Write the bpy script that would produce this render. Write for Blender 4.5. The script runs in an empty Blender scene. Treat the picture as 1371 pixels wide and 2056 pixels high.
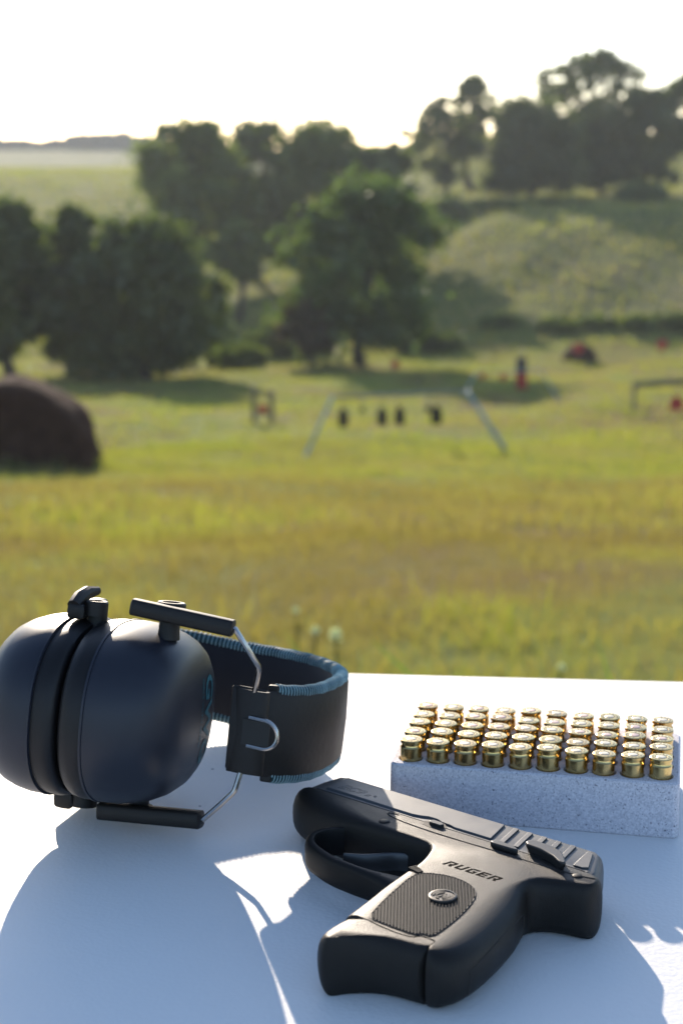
import bpy, bmesh, math, random
import numpy as np
from mathutils import Vector, Matrix
from mathutils.geometry import tessellate_polygon

random.seed(7); rng = np.random.default_rng(7)
R = math.radians
S = bpy.context.scene
COL = S.collection

# ------------------------------------------------------------------ camera
TABLE_Z = 0.74                       # table top above the ground under the camera
CAM_H = 0.289                        # camera above the table top
PITCH = 12.05
FPX = 3300.0                         # focal length in photo pixels (photo 1371 x 2056)
CAM = Vector((0, 0, TABLE_Z + CAM_H))
cd = bpy.data.cameras.new('camera'); cam = bpy.data.objects.new('camera', cd); COL.objects.link(cam)
cam.location = CAM; cam.rotation_euler = (R(90 - PITCH), 0, 0)
cd.sensor_fit = 'VERTICAL'; cd.sensor_height = 22.3; cd.sensor_width = 14.9
cd.lens = FPX * 22.3 / 2056
cd.clip_start = 0.02; cd.clip_end = 6000
cd.dof.use_dof = True; cd.dof.focus_distance = 0.675; cd.dof.aperture_fstop = 7.8
cd.dof.aperture_blades = 0
S.camera = cam

# ------------------------------------------------------------------ light
SUN_AZ, SUN_EL = -11.2, 17.0          # azimuth: 0 straight ahead (+y), negative to the left
w = bpy.data.worlds.new('World'); S.world = w; w.use_nodes = True
nt = w.node_tree; bg = nt.nodes['Background']
sky = nt.nodes.new('ShaderNodeTexSky'); sky.sky_type = 'NISHITA'; sky.sun_disc = False
sky.sun_elevation = R(SUN_EL); sky.sun_rotation = R(SUN_AZ)
sky.air_density = 0.75; sky.dust_density = 0.35; sky.ozone_density = 1.2
nt.links.new(sky.outputs[0], bg.inputs[0]); bg.inputs[1].default_value = 0.15
sl = bpy.data.lights.new('sun', 'SUN'); sun = bpy.data.objects.new('sun', sl); COL.objects.link(sun)
sl.energy = 4.6; sl.angle = R(0.53); sl.color = (1.0, 0.86, 0.70)
sd = Vector((math.sin(R(SUN_AZ)) * math.cos(R(SUN_EL)), math.cos(R(SUN_AZ)) * math.cos(R(SUN_EL)), math.sin(R(SUN_EL))))
sun.rotation_euler = sd.to_track_quat('Z', 'Y').to_euler(); sun.location = (-20, 90, 60)
S.view_settings.view_transform = 'Standard'; S.view_settings.look = 'None'
S.view_settings.gamma = 1; S.view_settings.use_curve_mapping = False
S.view_settings.exposure = 0.92
S.render.engine = 'CYCLES'
S.cycles.use_denoising = True
S.cycles.max_bounces = 8; S.cycles.volume_bounces = 1; S.cycles.transparent_max_bounces = 8
S.cycles.sample_clamp_indirect = 6

# ------------------------------------------------------------------ helpers
def tag(o, label=None, cat=None, group=None, kind=None):
    if label: o['label'] = label
    if cat: o['category'] = cat
    if group: o['group'] = group
    if kind: o['kind'] = kind
    return o

def empty(name, loc=(0, 0, 0), mat=None, label=None, cat=None, group=None):
    o = bpy.data.objects.new(name, None); COL.objects.link(o)
    o.empty_display_size = 0.05
    if mat is not None: o.matrix_world = mat
    else: o.location = loc
    return tag(o, label, cat, group)

def link(name, me, mat, parent=None, sharp=None, smooth=True, kind=None):
    o = bpy.data.objects.new(name, me); COL.objects.link(o)
    if mat is not None: me.materials.append(mat)
    if smooth:
        me.shade_smooth()
        if sharp is not None: me.set_sharp_from_angle(angle=R(sharp))
    if parent is not None: o.parent = parent
    if kind: o['kind'] = kind
    return o

def mesh(name, V, F):
    me = bpy.data.meshes.new(name); me.from_pydata([tuple(map(float, v)) for v in V], [], F); me.update()
    bm = bmesh.new(); bm.from_mesh(me); bmesh.ops.recalc_face_normals(bm, faces=bm.faces); bm.to_mesh(me); bm.free()
    return me

class MB:
    """collects shapes, links them as ONE mesh object"""
    def __init__(s): s.V = []; s.F = []
    def add(s, V, F):
        n = len(s.V); s.V += [tuple(map(float, v)) for v in V]; s.F += [tuple(i + n for i in f) for f in F]; return s
    def loft(s, rings, cap0=True, cap1=True, closed=True):
        n = len(rings[0]); V = [p for r in rings for p in r]; F = []
        for k in range(len(rings) - 1):
            for i in range(n if closed else n - 1):
                j = (i + 1) % n
                F.append((k * n + i, k * n + j, (k + 1) * n + j, (k + 1) * n + i))
        if cap0: F.append(tuple(range(n))[::-1])
        if cap1: F.append(tuple((len(rings) - 1) * n + i for i in range(n)))
        return s.add(V, F)
    def prism(s, poly, z0, z1):
        return s.loft([[(x, y, z0) for x, y in poly], [(x, y, z1) for x, y in poly]])
    def box(s, c, h, M=None):
        P = [Vector((c[0] + a * h[0], c[1] + b * h[1], c[2] + d * h[2])) for d in (-1, 1) for a, b in ((-1, -1), (1, -1), (1, 1), (-1, 1))]
        if M is not None: P = [M @ p for p in P]
        return s.add(P, [(3, 2, 1, 0), (4, 5, 6, 7), (0, 1, 5, 4), (1, 2, 6, 5), (2, 3, 7, 6), (3, 0, 4, 7)])
    def tube(s, pts, rad, n=10, closed=False):
        pts = [Vector(p) for p in pts]; m = len(pts)
        rads = rad if hasattr(rad, '__len__') else [rad] * m
        rings = []; up = None
        for i, p in enumerate(pts):
            if closed: t = pts[(i + 1) % m] - pts[i - 1]
            else: t = pts[min(i + 1, m - 1)] - pts[max(i - 1, 0)]
            t.normalize()
            if up is None:
                up = Vector((0, 0, 1)) if abs(t.z) < .9 else Vector((1, 0, 0))
            x = (up - t * up.dot(t)).normalized(); y = t.cross(x); up = x
            rings.append([p + (x * math.cos(2 * math.pi * k / n) + y * math.sin(2 * math.pi * k / n)) * rads[i] for k in range(n)])
        if closed: rings.append(rings[0])
        return s.loft(rings, not closed, not closed)
    def lathe(s, prof, n=32, cap0=True, cap1=True, M=None):
        rings = []
        for r, z in prof:
            ring = [Vector((r * math.cos(2 * math.pi * k / n), r * math.sin(2 * math.pi * k / n), z)) for k in range(n)]
            rings.append([M @ p for p in ring] if M is not None else ring)
        return s.loft(rings, cap0, cap1)
    def build(s, name, mat, parent=None, sharp=35, bevel=0, kind=None, smooth=True, seg=2):
        o = link(name, mesh(name, s.V, s.F), mat, parent, sharp, smooth, kind)
        if bevel:
            b = o.modifiers.new('bevel', 'BEVEL'); b.width = bevel; b.segments = seg; b.limit_method = 'ANGLE'; b.angle_limit = R(30)
            b.harden_normals = False
        return o

# ------------------------------------------------------------------ materials
def mat(name):
    m = bpy.data.materials.new(name); m.use_nodes = True
    return m, m.node_tree, m.node_tree.nodes['Principled BSDF']

def noise(nt, scale, detail=4, rough=.55, coord='Object', vec=None, dist=0):
    n = nt.nodes.new('ShaderNodeTexNoise'); n.inputs['Scale'].default_value = scale
    n.inputs['Detail'].default_value = detail; n.inputs['Roughness'].default_value = rough
    n.inputs['Distortion'].default_value = dist
    if vec is None:
        tc = nt.nodes.get('TC') or nt.nodes.new('ShaderNodeTexCoord'); tc.name = 'TC'; vec = tc.outputs[coord]
    nt.links.new(vec, n.inputs['Vector'])
    return n.outputs['Fac']

def ramp(nt, fac, stops):
    r = nt.nodes.new('ShaderNodeValToRGB'); e = r.color_ramp.elements
    while len(e) > 1: e.remove(e[-1])
    for i, (p, c) in enumerate(stops):
        el = e[0] if i == 0 else e.new(p)
        el.position = p; el.color = (c[0], c[1], c[2], 1) if hasattr(c, '__len__') else (c, c, c, 1)
    nt.links.new(fac, r.inputs['Fac']); return r.outputs['Color']

def bump(nt, fac, strength, dist, prev=None):
    b = nt.nodes.new('ShaderNodeBump'); b.inputs['Strength'].default_value = strength; b.inputs['Distance'].default_value = dist
    nt.links.new(fac, b.inputs['Height'])
    if prev is not None: nt.links.new(prev, b.inputs['Normal'])
    return b.outputs['Normal']

def mixc(nt, a, b, fac, mode='MIX'):
    m = nt.nodes.new('ShaderNodeMix'); m.data_type = 'RGBA'; m.blend_type = mode
    for k, v in ((6, a), (7, b), (0, fac)):
        if isinstance(v, bpy.types.NodeSocket): nt.links.new(v, m.inputs[k])
        elif k == 0: m.inputs[0].default_value = v
        else: m.inputs[k].default_value = (*v, 1)
    return m.outputs[2]

def simple(name, col, rough=.5, metal=0, spec=.5, bscale=0, bstr=.2, bdist=.0002, var=0, vscale=30, coat=0):
    m, t, p = mat(name)
    p.inputs['Base Color'].default_value = (*col, 1); p.inputs['Roughness'].default_value = rough
    p.inputs['Metallic'].default_value = metal; p.inputs['Specular IOR Level'].default_value = spec
    if coat: p.inputs['Coat Weight'].default_value = coat; p.inputs['Coat Roughness'].default_value = .2
    if bscale: t.links.new(bump(t, noise(t, bscale, 3), bstr, bdist), p.inputs['Normal'])
    if var:
        n = noise(t, vscale, 5)
        t.links.new(ramp(t, n, [(.3, [c * (1 - var) for c in col]), (.7, [min(1, c * (1 + var)) for c in col])]), p.inputs['Base Color'])
        t.links.new(ramp(t, n, [(.3, rough * .88), (.7, min(1, rough * 1.12))]), p.inputs['Roughness'])
    return m

M = {}
def table_mat():
    m, t, p = mat('white_table_plastic')
    base = ramp(t, noise(t, 6, 5), [(.3, (.78, .77, .755)), (.7, (.82, .81, .795))])
    sp = t.nodes.new('ShaderNodeTexVoronoi'); sp.inputs['Scale'].default_value = 55; sp.inputs['Randomness'].default_value = 1
    t.links.new(t.nodes['TC'].outputs['Object'], sp.inputs['Vector'])
    speck = ramp(t, sp.outputs['Distance'], [(.028, 1), (.05, 0)])
    keep = ramp(t, noise(t, 23, 2), [(.5, 0), (.55, 1)])
    mk = t.nodes.new('ShaderNodeMath'); mk.operation = 'MULTIPLY'; t.links.new(speck, mk.inputs[0]); t.links.new(keep, mk.inputs[1])
    t.links.new(mixc(t, base, (.16, .17, .2), mk.outputs[0]), p.inputs['Base Color'])
    t.links.new(ramp(t, noise(t, 14, 6), [(.3, .54), (.7, .64)]), p.inputs['Roughness']); p.inputs['Specular IOR Level'].default_value = .22
    v = t.nodes.new('ShaderNodeTexVoronoi'); v.feature = 'SMOOTH_F1'; v.inputs['Scale'].default_value = 520
    v.inputs['Smoothness'].default_value = .6
    t.links.new(t.nodes['TC'].outputs['Object'], v.inputs['Vector'])
    b1 = bump(t, v.outputs['Distance'], .20, .0006)
    t.links.new(bump(t, noise(t, 260, 4), .17, .0007, b1), p.inputs['Normal'])
    return m
M['table'] = table_mat()
M['table_leg'] = simple('grey_powder_coat', (.22, .23, .24), .45, 0, bscale=400)
def foam_mat():
    m, t, p = mat('grey_speckled_foam')
    v = t.nodes.new('ShaderNodeTexVoronoi'); v.inputs['Scale'].default_value = 620
    tc = t.nodes.new('ShaderNodeTexCoord'); tc.name = 'TC'; t.links.new(tc.outputs['Object'], v.inputs['Vector'])
    c = ramp(t, noise(t, 1100, 3, .6), [(.34, (.44, .44, .50)), (.5, (.56, .555, .61)), (.66, (.66, .65, .70))])
    d = ramp(t, noise(t, 1300, 2, .5), [(.63, 0), (.68, 1)])
    d2 = ramp(t, noise(t, 620, 2, .5), [(.69, 0), (.72, 1)])
    c = mixc(t, c, (.17, .17, .22), d); c = mixc(t, c, (.14, .14, .18), d2)
    t.links.new(c, p.inputs['Base Color']); p.inputs['Roughness'].default_value = .75
    t.links.new(bump(t, v.outputs['Distance'], .25, .0006), p.inputs['Normal'])
    p.inputs['Subsurface Weight'].default_value = .15; p.inputs['Subsurface Radius'].default_value = (.003, .003, .003)
    return m
M['foam'] = foam_mat()
def brass_mat():
    m, t, p = mat('cartridge_brass')
    oi = t.nodes.new('ShaderNodeObjectInfo')
    c = ramp(t, oi.outputs['Random'], [(0, (.62, .44, .17)), (.5, (.72, .53, .22)), (1, (.66, .44, .19))])
    st = ramp(t, noise(t, 160, 5), [(.4, .78), (.6, 1)])
    t.links.new(mixc(t, c, st, 1, 'MULTIPLY'), p.inputs['Base Color'])
    p.inputs['Metallic'].default_value = 1
    t.links.new(ramp(t, noise(t, 300, 4), [(.3, .16), (.7, .30)]), p.inputs['Roughness'])
    t.links.new(bump(t, noise(t, 900, 2), .05, .0002), p.inputs['Normal'])
    return m
M['brass'] = brass_mat()
M['primer'] = simple('primer_cup', (.78, .62, .42), .3, 1, var=.12, vscale=400)
M['primer_copper'] = simple('primer_copper', (.70, .46, .36), .32, 1, var=.12, vscale=400)
M['groove'] = simple('dark_groove', (.02, .018, .016), .7)
M['polymer'] = simple('black_polymer', (.013, .0115, .0105), .48, 0, .25, bscale=2300, bstr=.5, bdist=.0003, var=.15, vscale=90)
M['polymer_smooth'] = simple('black_smooth_polymer', (.010, .009, .0085), .48, 0, .17, bscale=1200, bstr=.12, bdist=.0002)
M['slide'] = simple('blued_slide_steel', (.095, .097, .100), .47, .55, .3, bscale=2600, bstr=.18, bdist=.0002, var=.1, vscale=60)
M['black_steel'] = simple('black_steel', (.03, .03, .031), .40, .4, .4, bscale=1500, bstr=.1)
M['trigger_steel'] = simple('polished_trigger_steel', (.09, .088, .086), .34, .7, .5, bscale=900, bstr=.05)
M['letter'] = simple('engraved_letter', (.004, .003, .003), .9, 0, .03)
M['outline'] = simple('engraved_outline', (.02, .02, .025), .7, 0, .2)
M['emblem'] = simple('emblem_metal', (.07, .064, .058), .45, .7, var=.2, vscale=300)
M['cup'] = simple('navy_satin_plastic', (.020, .022, .032), .40, 0, .35, bscale=900, bstr=.10, bdist=.0002, var=.1, vscale=25)
M['cup_dark'] = simple('black_cup_plastic', (.011, .010, .011), .45, 0, .3, bscale=900, bstr=.12)
M['cushion'] = simple('black_cushion_vinyl', (.010, .009, .009), .5, 0, .3, bscale=350, bstr=.25, bdist=.0006)
M['arm'] = simple('black_yoke_plastic', (.015, .013, .012), .5, 0, .3, bscale=700, bstr=.25, bdist=.0002)
M['wire'] = simple('steel_wire', (.40, .38, .36), .25, 1)
M['leather'] = simple('black_leatherette', (.018, .015, .014), .55, 0, .3, bscale=420, bstr=.35, bdist=.0005, var=.15, vscale=60)
M['lining'] = simple('dark_band_lining', (.011, .010, .014), .7, 0, .3, bscale=800, bstr=.3)
M['teal_edge'] = simple('dark_teal_edge', (.018, .048, .056), .7, 0, .3, var=.4, vscale=120)
M['thread'] = simple('teal_thread', (.23, .35, .38), .6, 0, .3, var=.4, vscale=60)
M['teal_print'] = simple('teal_print', (.015, .12, .15), .5, 0, .3)
M['grey_print'] = simple('grey_print', (.075, .075, .08), .5)
M['blue_paint'] = simple('worn_blue_grey_paint', (.26, .34, .37), .5, 0, .5, var=.3, vscale=3)
M['steel_bar'] = simple('weathered_steel', (.27, .26, .22), .6, .3, .5, var=.3, vscale=3)
M['black_plate'] = simple('black_target_steel', (.018, .016, .015), .75, 0, .3, var=.3, vscale=12)
M['red_plate'] = simple('red_target_paint', (.42, .022, .015), .5, 0, .4, var=.3, vscale=9)
M['grey_plate'] = simple('grey_target_board', (.05, .05, .06), .7, 0, .2, var=.2, vscale=6)
M['wood'] = simple('weathered_wood', (.16, .135, .09), .8, 0, .3, bscale=20, bstr=.4, bdist=.01, var=.3, vscale=5)
M['chain'] = simple('chain_steel', (.15, .15, .14), .5, .7)
def straw_mat():
    m, t, p = mat('weathered_brown_hay')
    c = ramp(t, noise(t, 5, 8, .7), [(.3, (.030, .012, .008)), (.5, (.055, .026, .018)), (.7, (.085, .045, .030))])
    t.links.new(c, p.inputs['Base Color']); p.inputs['Roughness'].default_value = .95; p.inputs['Specular IOR Level'].default_value = .05
    t.links.new(bump(t, noise(t, 26, 8, .7), .9, .04), p.inputs['Normal'])
    return m
M['hay'] = straw_mat()
M['bark'] = simple('bark', (.065, .052, .040), .9, 0, .2, bscale=6, bstr=.8, bdist=.05, var=.35, vscale=3)

def leaf_mat(name, c0, c1, c2, trans=.45, c3=None):
    m = bpy.data.materials.new(name); m.use_nodes = True; t = m.node_tree; t.nodes.remove(t.nodes['Principled BSDF'])
    out = t.nodes['Material Output']
    at = t.nodes.new('ShaderNodeAttribute'); at.attribute_name = 'tint'
    col = ramp(t, at.outputs['Fac'], [(0, c0), (.55, c1), (1, c2)] if c3 is None else [(0, c0), (.4, c1), (.7, c2), (1, c3)])
    d = t.nodes.new('ShaderNodeBsdfDiffuse'); tr = t.nodes.new('ShaderNodeBsdfTranslucent')
    g = t.nodes.new('ShaderNodeBsdfGlossy'); g.inputs['Roughness'].default_value = .45
    t.links.new(col, d.inputs[0])
    t.links.new(mixc(t, col, (1.12, 1.38, .50), 1, 'MULTIPLY'), tr.inputs[0])
    mx = t.nodes.new('ShaderNodeMixShader'); mx.inputs[0].default_value = trans
    t.links.new(d.outputs[0], mx.inputs[1]); t.links.new(tr.outputs[0], mx.inputs[2])
    m2 = t.nodes.new('ShaderNodeMixShader'); m2.inputs[0].default_value = .05
    t.links.new(mx.outputs[0], m2.inputs[1]); t.links.new(g.outputs[0], m2.inputs[2])
    t.links.new(m2.outputs[0], out.inputs[0]); return m
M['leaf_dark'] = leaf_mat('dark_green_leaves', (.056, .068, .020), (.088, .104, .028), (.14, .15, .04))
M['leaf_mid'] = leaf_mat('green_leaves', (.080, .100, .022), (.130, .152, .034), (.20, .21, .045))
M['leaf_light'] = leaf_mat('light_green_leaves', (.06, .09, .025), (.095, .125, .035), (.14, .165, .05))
M['leaf_far'] = leaf_mat('distant_leaves', (.012, .024, .024), (.02, .034, .03), (.03, .045, .035), .02)
M['leaf_red'] = leaf_mat('reddish_leaves', (.060, .035, .020), (.085, .055, .030), (.10, .09, .035))
M['grass'] = leaf_mat('grass_blades', (.165, .20, .032), (.26, .25, .05), (.32, .24, .095), .5, (.23, .155, .07))
M['petal'] = leaf_mat('white_petals', (.6, .6, .55), (.66, .64, .6), (.72, .7, .66), .4)
M['stem'] = leaf_mat('green_stem', (.03, .07, .03), (.05, .09, .03), (.10, .17, .03), .45)

# ------------------------------------------------------------------ terrain
KY = [-80, 0, 6, 30, 50, 70, 92, 130, 200, 260, 400, 520, 600, 1300]
KZ = [4.0, 0.0, -.86, -4.30, -6.05, -7.5, -7.9, -7.0, -4.2, -3.2, -.9, 4.5, 4.8, 3.0]
YS = np.linspace(-80, 1300, 2761); ZS = np.interp(YS, KY, KZ)
_k = np.hanning(29); _k /= _k.sum(); _zp = np.convolve(np.pad(ZS, 14, mode='edge'), _k, 'valid'); 
_zp = np.where(YS < 4, ZS, _zp); ZS = _zp
def sst(x): x = np.clip(x, 0, 1); return x * x * (3 - 2 * x)
def gz(x, y):
    x = np.asarray(x, float); y = np.asarray(y, float)
    z = np.interp(y, YS, ZS)
    z = z + (5.2 * sst((y - 71) / 40) + 3.0 * sst((y - 135) / 60)) * sst((x - 1.5) / 9.5) * (1 - .8 * sst((y - 190) / 200))
    z = z + 3.7 * sst((y - 95) / 105) * sst((-x + 6) / 30) * (1 - sst((y - 215) / 140))
    amp = np.clip(y / 40, 0.15, 1.0) * (1 - .9 * sst((2.5 - np.hypot(x, y - .5)) / 2.5))
    z = z + amp * (.10 * np.sin(.31 * x + .23 * y) + .07 * np.sin(.9 * x - .55 * y + 1) + .04 * np.sin(2.3 * x + 1.7 * y)) 
    return z
def rayv(u, v):
    x = (u - 685.5) / FPX; y = -(v - 1028) / FPX; p = R(PITCH)
    return Vector((x, math.cos(p) + y * math.sin(p), -math.sin(p) + y * math.cos(p)))
def hit(u, v):
    r = rayv(u, v); t = 2.0
    while t < 1200:
        p = CAM + r * t
        if p.z <= gz(p.x, p.y): return p
        t *= 1.004
    return CAM + r * t
def zat(y, v):                        # height at forward distance y of the photo row v
    r = rayv(685, v); return CAM.z + y * r.z / r.y

def ground():
    xs = np.concatenate([-np.geomspace(700, 12, 60), np.linspace(-11.5, 11.5, 70), np.geomspace(12, 700, 60)])
    ys = np.concatenate([np.linspace(-70, -1, 24), np.linspace(-.5, 30, 130), np.linspace(30.5, 160, 200), np.geomspace(161, 1250, 60)])
    X, Y = np.meshgrid(xs, ys); Z = gz(X, Y)
    V = np.stack([X, Y, Z], -1).reshape(-1, 3); nx, ny = len(xs), len(ys)
    i = np.arange(nx * ny).reshape(ny, nx)
    F = np.stack([i[:-1, :-1], i[:-1, 1:], i[1:, 1:], i[1:, :-1]], -1).reshape(-1, 4)
    me = bpy.data.meshes.new('ground'); me.from_pydata(V.tolist(), [], F.tolist()); me.update()
    m, t, p = mat('meadow_ground')
    tc = t.nodes.new('ShaderNodeTexCoord'); tc.name = 'TC'
    green = ramp(t, noise(t, 1.3, 6, .65), [(.3, (.16, .20, .035)), (.7, (.25, .27, .055))])
    straw = ramp(t, noise(t, 3.1, 6, .7), [(.3, (.14, .09, .04)), (.7, (.26, .175, .08))])
    patch = ramp(t, noise(t, .16, 6, .62, dist=.8), [(.44, 0), (.60, 1)])
    c = mixc(t, green, straw, patch)
    dark = ramp(t, noise(t, 2.1, 4, .6), [(.30, 1), (.40, 0)])
    c = mixc(t, c, (.07, .075, .025), dark)
    sx = t.nodes.new('ShaderNodeSeparateXYZ'); t.links.new(t.nodes['TC'].outputs['Object'], sx.inputs[0])
    slope_shade = ramp(t, noise(t, .12, 6, .65, dist=.5), [(.35, (.08, .10, .025)), (.55, (.13, .14, .04)), (.68, (.18, .155, .06))])  # far ground colour darkened, standing in for slopes turned from the sun
    mr_ = t.nodes.new('ShaderNodeMapRange'); mr_.inputs[1].default_value = 66; mr_.inputs[2].default_value = 84; t.links.new(sx.outputs[1], mr_.inputs[0])
    c = mixc(t, c, slope_shade, mr_.outputs[0])
    t.links.new(c, p.inputs['Base Color']); p.inputs['Roughness'].default_value = 1; p.inputs['Specular IOR Level'].default_value = .1
    t.links.new(bump(t, noise(t, 9, 8, .7), 1, .12), p.inputs['Normal'])
    o = link('ground', me, m); tag(o, 'sloping green and straw coloured meadow below the table', kind='structure')
ground()

def grass():
    def zone(n, y0, y1, hmin, hmax, wid, lean):
        y = np.sqrt(rng.uniform(y0 ** 2, y1 ** 2, n)); x = rng.uniform(-1, 1, n) * (.245 * y + 1.2)
        # clumps
        k = rng.integers(0, n // 14, n); cx = x[k]; cy = y[k]; sp = .05 + .010 * y
        x = cx + rng.normal(0, 1, n) * sp; y = cy + rng.normal(0, 1, n) * sp
        z = gz(x, y)
        def wav(a, b, p): return np.sin(a * cx + 1.7 * np.sin(.7 * b * cy + p)) * np.sin(b * cy + 1.4 * np.sin(.8 * a * cx + 2 * p))
        f = np.clip(.5 + .28 * wav(.55, .42, 0) + .30 * wav(1.7, 1.1, 1.3) + .26 * wav(4.1, 2.7, 2.1), 0, 1)
        ck = rng.normal(0, 1, n)[k]
        straw = np.clip(.34 + .10 * (y < 21) + .62 * (1 - f) * np.where(y < 21, 1.45, .45) + rng.normal(0, .10, n) + .13 * ck - .30 * sst((x - .03 * y) / 1.0) * sst((13 - y) / 4), 0, 1)
        h = rng.uniform(hmin, hmax, n) * (.45 + .9 * f) * np.clip(1 + .35 * ck, .3, 2); a = rng.uniform(0, 2 * np.pi, n); l = h * rng.uniform(.1, lean, n); b = rng.uniform(0, 2 * np.pi, n)
        dx, dy = np.cos(a) * wid, np.sin(a) * wid
        V = np.stack([np.stack([x - dx, y - dy, z - .02], -1), np.stack([x + dx, y + dy, z - .02], -1),
                      np.stack([x + l * np.cos(b), y + l * np.sin(b), z + h], -1)], 1)
        return V.reshape(-1, 3), np.repeat(straw, 3)
    parts = [zone(70000, 3.2, 12, .025, .085, .004, 1.1), zone(90000, 11, 32, .03, .10, .011, 1.0), zone(60000, 30, 80, .05, .16, .026, .8), zone(90000, 76, 250, .10, .32, .08, .8), zone(9000, 5, 32, .09, .19, .008, .9)]
    V = np.concatenate([p[0] for p in parts]); T = np.concatenate([p[1] for p in parts]); n = len(V)
    me = bpy.data.meshes.new('meadow_grass'); me.vertices.add(n); me.vertices.foreach_set('co', V.ravel())
    me.loops.add(n); me.loops.foreach_set('vertex_index', np.arange(n)); me.polygons.add(n // 3)
    me.polygons.foreach_set('loop_start', np.arange(0, n, 3)); me.polygons.foreach_set('loop_total', np.full(n // 3, 3)); me.update(); me.validate()
    at = me.attributes.new('tint', 'FLOAT', 'POINT'); at.data.foreach_set('value', T)
    tag(link('meadow_grass', me, M['grass'], smooth=False), 'short tufted meadow grass, green mixed with dry straw blades', kind='stuff')
grass()

# ------------------------------------------------------------------ trees
def leaf_mesh(name, P, Nn, size, tint):
    n = len(P); a = rng.normal(size=(n, 3)); a /= np.linalg.norm(a, axis=1)[:, None]
    b = rng.normal(size=(n, 3)); b -= a * (a * b).sum(1)[:, None]; b /= np.linalg.norm(b, axis=1)[:, None]
    s = size * rng.uniform(.6, 1.4, n)[:, None]
    V = np.stack([P - a * s, P + b * s * .55, P + a * s, P - b * s * .55], 1).reshape(-1, 3); m = len(V)
    me = bpy.data.meshes.new(name); me.vertices.add(m); me.vertices.foreach_set('co', V.ravel())
    me.loops.add(m); me.loops.foreach_set('vertex_index', np.arange(m)); me.polygons.add(n)
    me.polygons.foreach_set('loop_start', np.arange(0, m, 4)); me.polygons.foreach_set('loop_total', np.full(n, 4)); me.update(); me.validate()
    at = me.attributes.new('tint', 'FLOAT', 'POINT'); at.data.foreach_set('value', np.repeat(np.clip(tint, 0, 1), 4))
    return me

def tree(name, label, px, top, wpx, y, leaf, n=7000, lo=.12, blobs=22, br=.22, size=.17, cat='tree', group=None, trunk=True, base=None, shape=1.0, full=None):
    full = (name == 'leafy_tree') if full is None else full
    x = (px - 685.5) / FPX * y * 1.01
    zb = float(gz(x, y)) if base is None else base
    H = max(.6, zat(y, top) - zb); Wd = wpx / FPX * y / 2
    root = empty(name, (x, y, zb), label=label, cat=cat, group=group)
    cz0 = H * lo; ch = H - cz0
    C = []
    blobs = int(blobs * 3.0); br *= .68; n = int(n * (2.3 if cat == 'tree' and 'airy' not in name else 2.0))
    if name == 'airy_tree': blobs = int(blobs * 1.5); br *= .72; lo *= .35
    for k in range(blobs):
        while True:
            q = rng.uniform(-1, 1, 3)
            if q[0] ** 2 + q[1] ** 2 + q[2] ** 2 < 1: break
        nq = np.linalg.norm(q); q = q / nq * nq ** .6
        if full: rd = rng.uniform(0, 1) ** .45; an = rng.uniform(0, 6.283); q = np.array([rd * math.cos(an), rd * math.sin(an), rng.uniform(-1, 1)])
        t = (q[2] + 1) / 2
        env = math.sqrt(max(.01, 1 - (max(0, t - .42) / .60) ** 2)) * (.80 + .20 * min(1, t / .42))
        env *= 1 + .14 * math.sin(7 * t + px + 2 * q[0]) + .10 * math.sin(13 * t + 2 * px + 3 * q[1])
        rb = br * min(Wd * 1.3, ch) * rng.uniform(.5, 1.35)
        C.append((q[0] * max(.1, Wd - rb * .6) * env * 1.05, q[1] * max(.1, Wd - rb * .6) * env, cz0 + rb * .6 + t * (ch - rb * 1.5), rb))
    C = np.array(C)
    k = rng.choice(len(C), n, p=C[:, 3] ** 2 / (C[:, 3] ** 2).sum())
    d = rng.normal(size=(n, 3)); d /= np.linalg.norm(d, axis=1)[:, None]
    rr = np.abs(rng.normal(0, 1.15 if name == 'airy_tree' else .8, n)) + .15
    lump = 1 + .22 * np.sin(5 * d[:, 0] + k) * np.sin(4 * d[:, 1] + 2 * k) * np.sin(6 * d[:, 2] + k)
    P = C[k, :3] + d * (C[k, 3] * rr * lump)[:, None] * np.array([1, 1, .85])
    tb = rng.uniform(.25, .75, len(C))[k] + rng.normal(0, .15, n)
    link('crown', leaf_mesh('crown', P, None, size, tb), M[leaf], root, smooth=False)
    if trunk:
        r0 = .028 * H + .05; top_h = cz0 + ch * .62
        pts = [(0, 0, -.3)]; 
        for i in range(1, 7):
            t = i / 6; pts.append((.06 * H * math.sin(2.2 * t + px), .04 * H * math.sin(3 * t + y), top_h * t))
        MB().tube(pts, [r0 * 1.35] + [r0 * (1 - .72 * i / 6) for i in range(1, 7)], 9).build('trunk', M['bark'], root)
        for j in rng.choice(len(C), min(7, len(C)), replace=False):
            c = Vector(C[j, :3]); s = Vector(pts[2 + int(rng.integers(0, 4))])
            md = (s + c) / 2 + Vector((0, 0, .05 * H))
            MB().tube([s, md, c], [r0 * .42, r0 * .26, r0 * .1], 6).build('limb', M['bark'], root)
    return root

G1 = 'dark trees at the left edge of the meadow'; G2 = 'trees on the middle slope'; G3 = 'tall trees on the right hill'; G4 = 'bushes along the foot of the right hill'
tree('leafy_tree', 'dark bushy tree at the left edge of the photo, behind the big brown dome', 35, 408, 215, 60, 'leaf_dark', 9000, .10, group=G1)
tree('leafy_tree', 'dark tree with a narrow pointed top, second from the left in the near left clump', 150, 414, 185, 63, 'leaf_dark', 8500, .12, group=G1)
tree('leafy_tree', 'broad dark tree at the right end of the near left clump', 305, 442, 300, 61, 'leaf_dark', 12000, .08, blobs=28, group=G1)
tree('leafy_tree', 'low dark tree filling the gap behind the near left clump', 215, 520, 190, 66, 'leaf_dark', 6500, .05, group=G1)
tree('leafy_tree', 'round bright green tree in the middle of the valley, in front of the hillside', 722, 352, 318, 68, 'leaf_light', 9500, .06, blobs=34, br=.2, group=G2)
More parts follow.
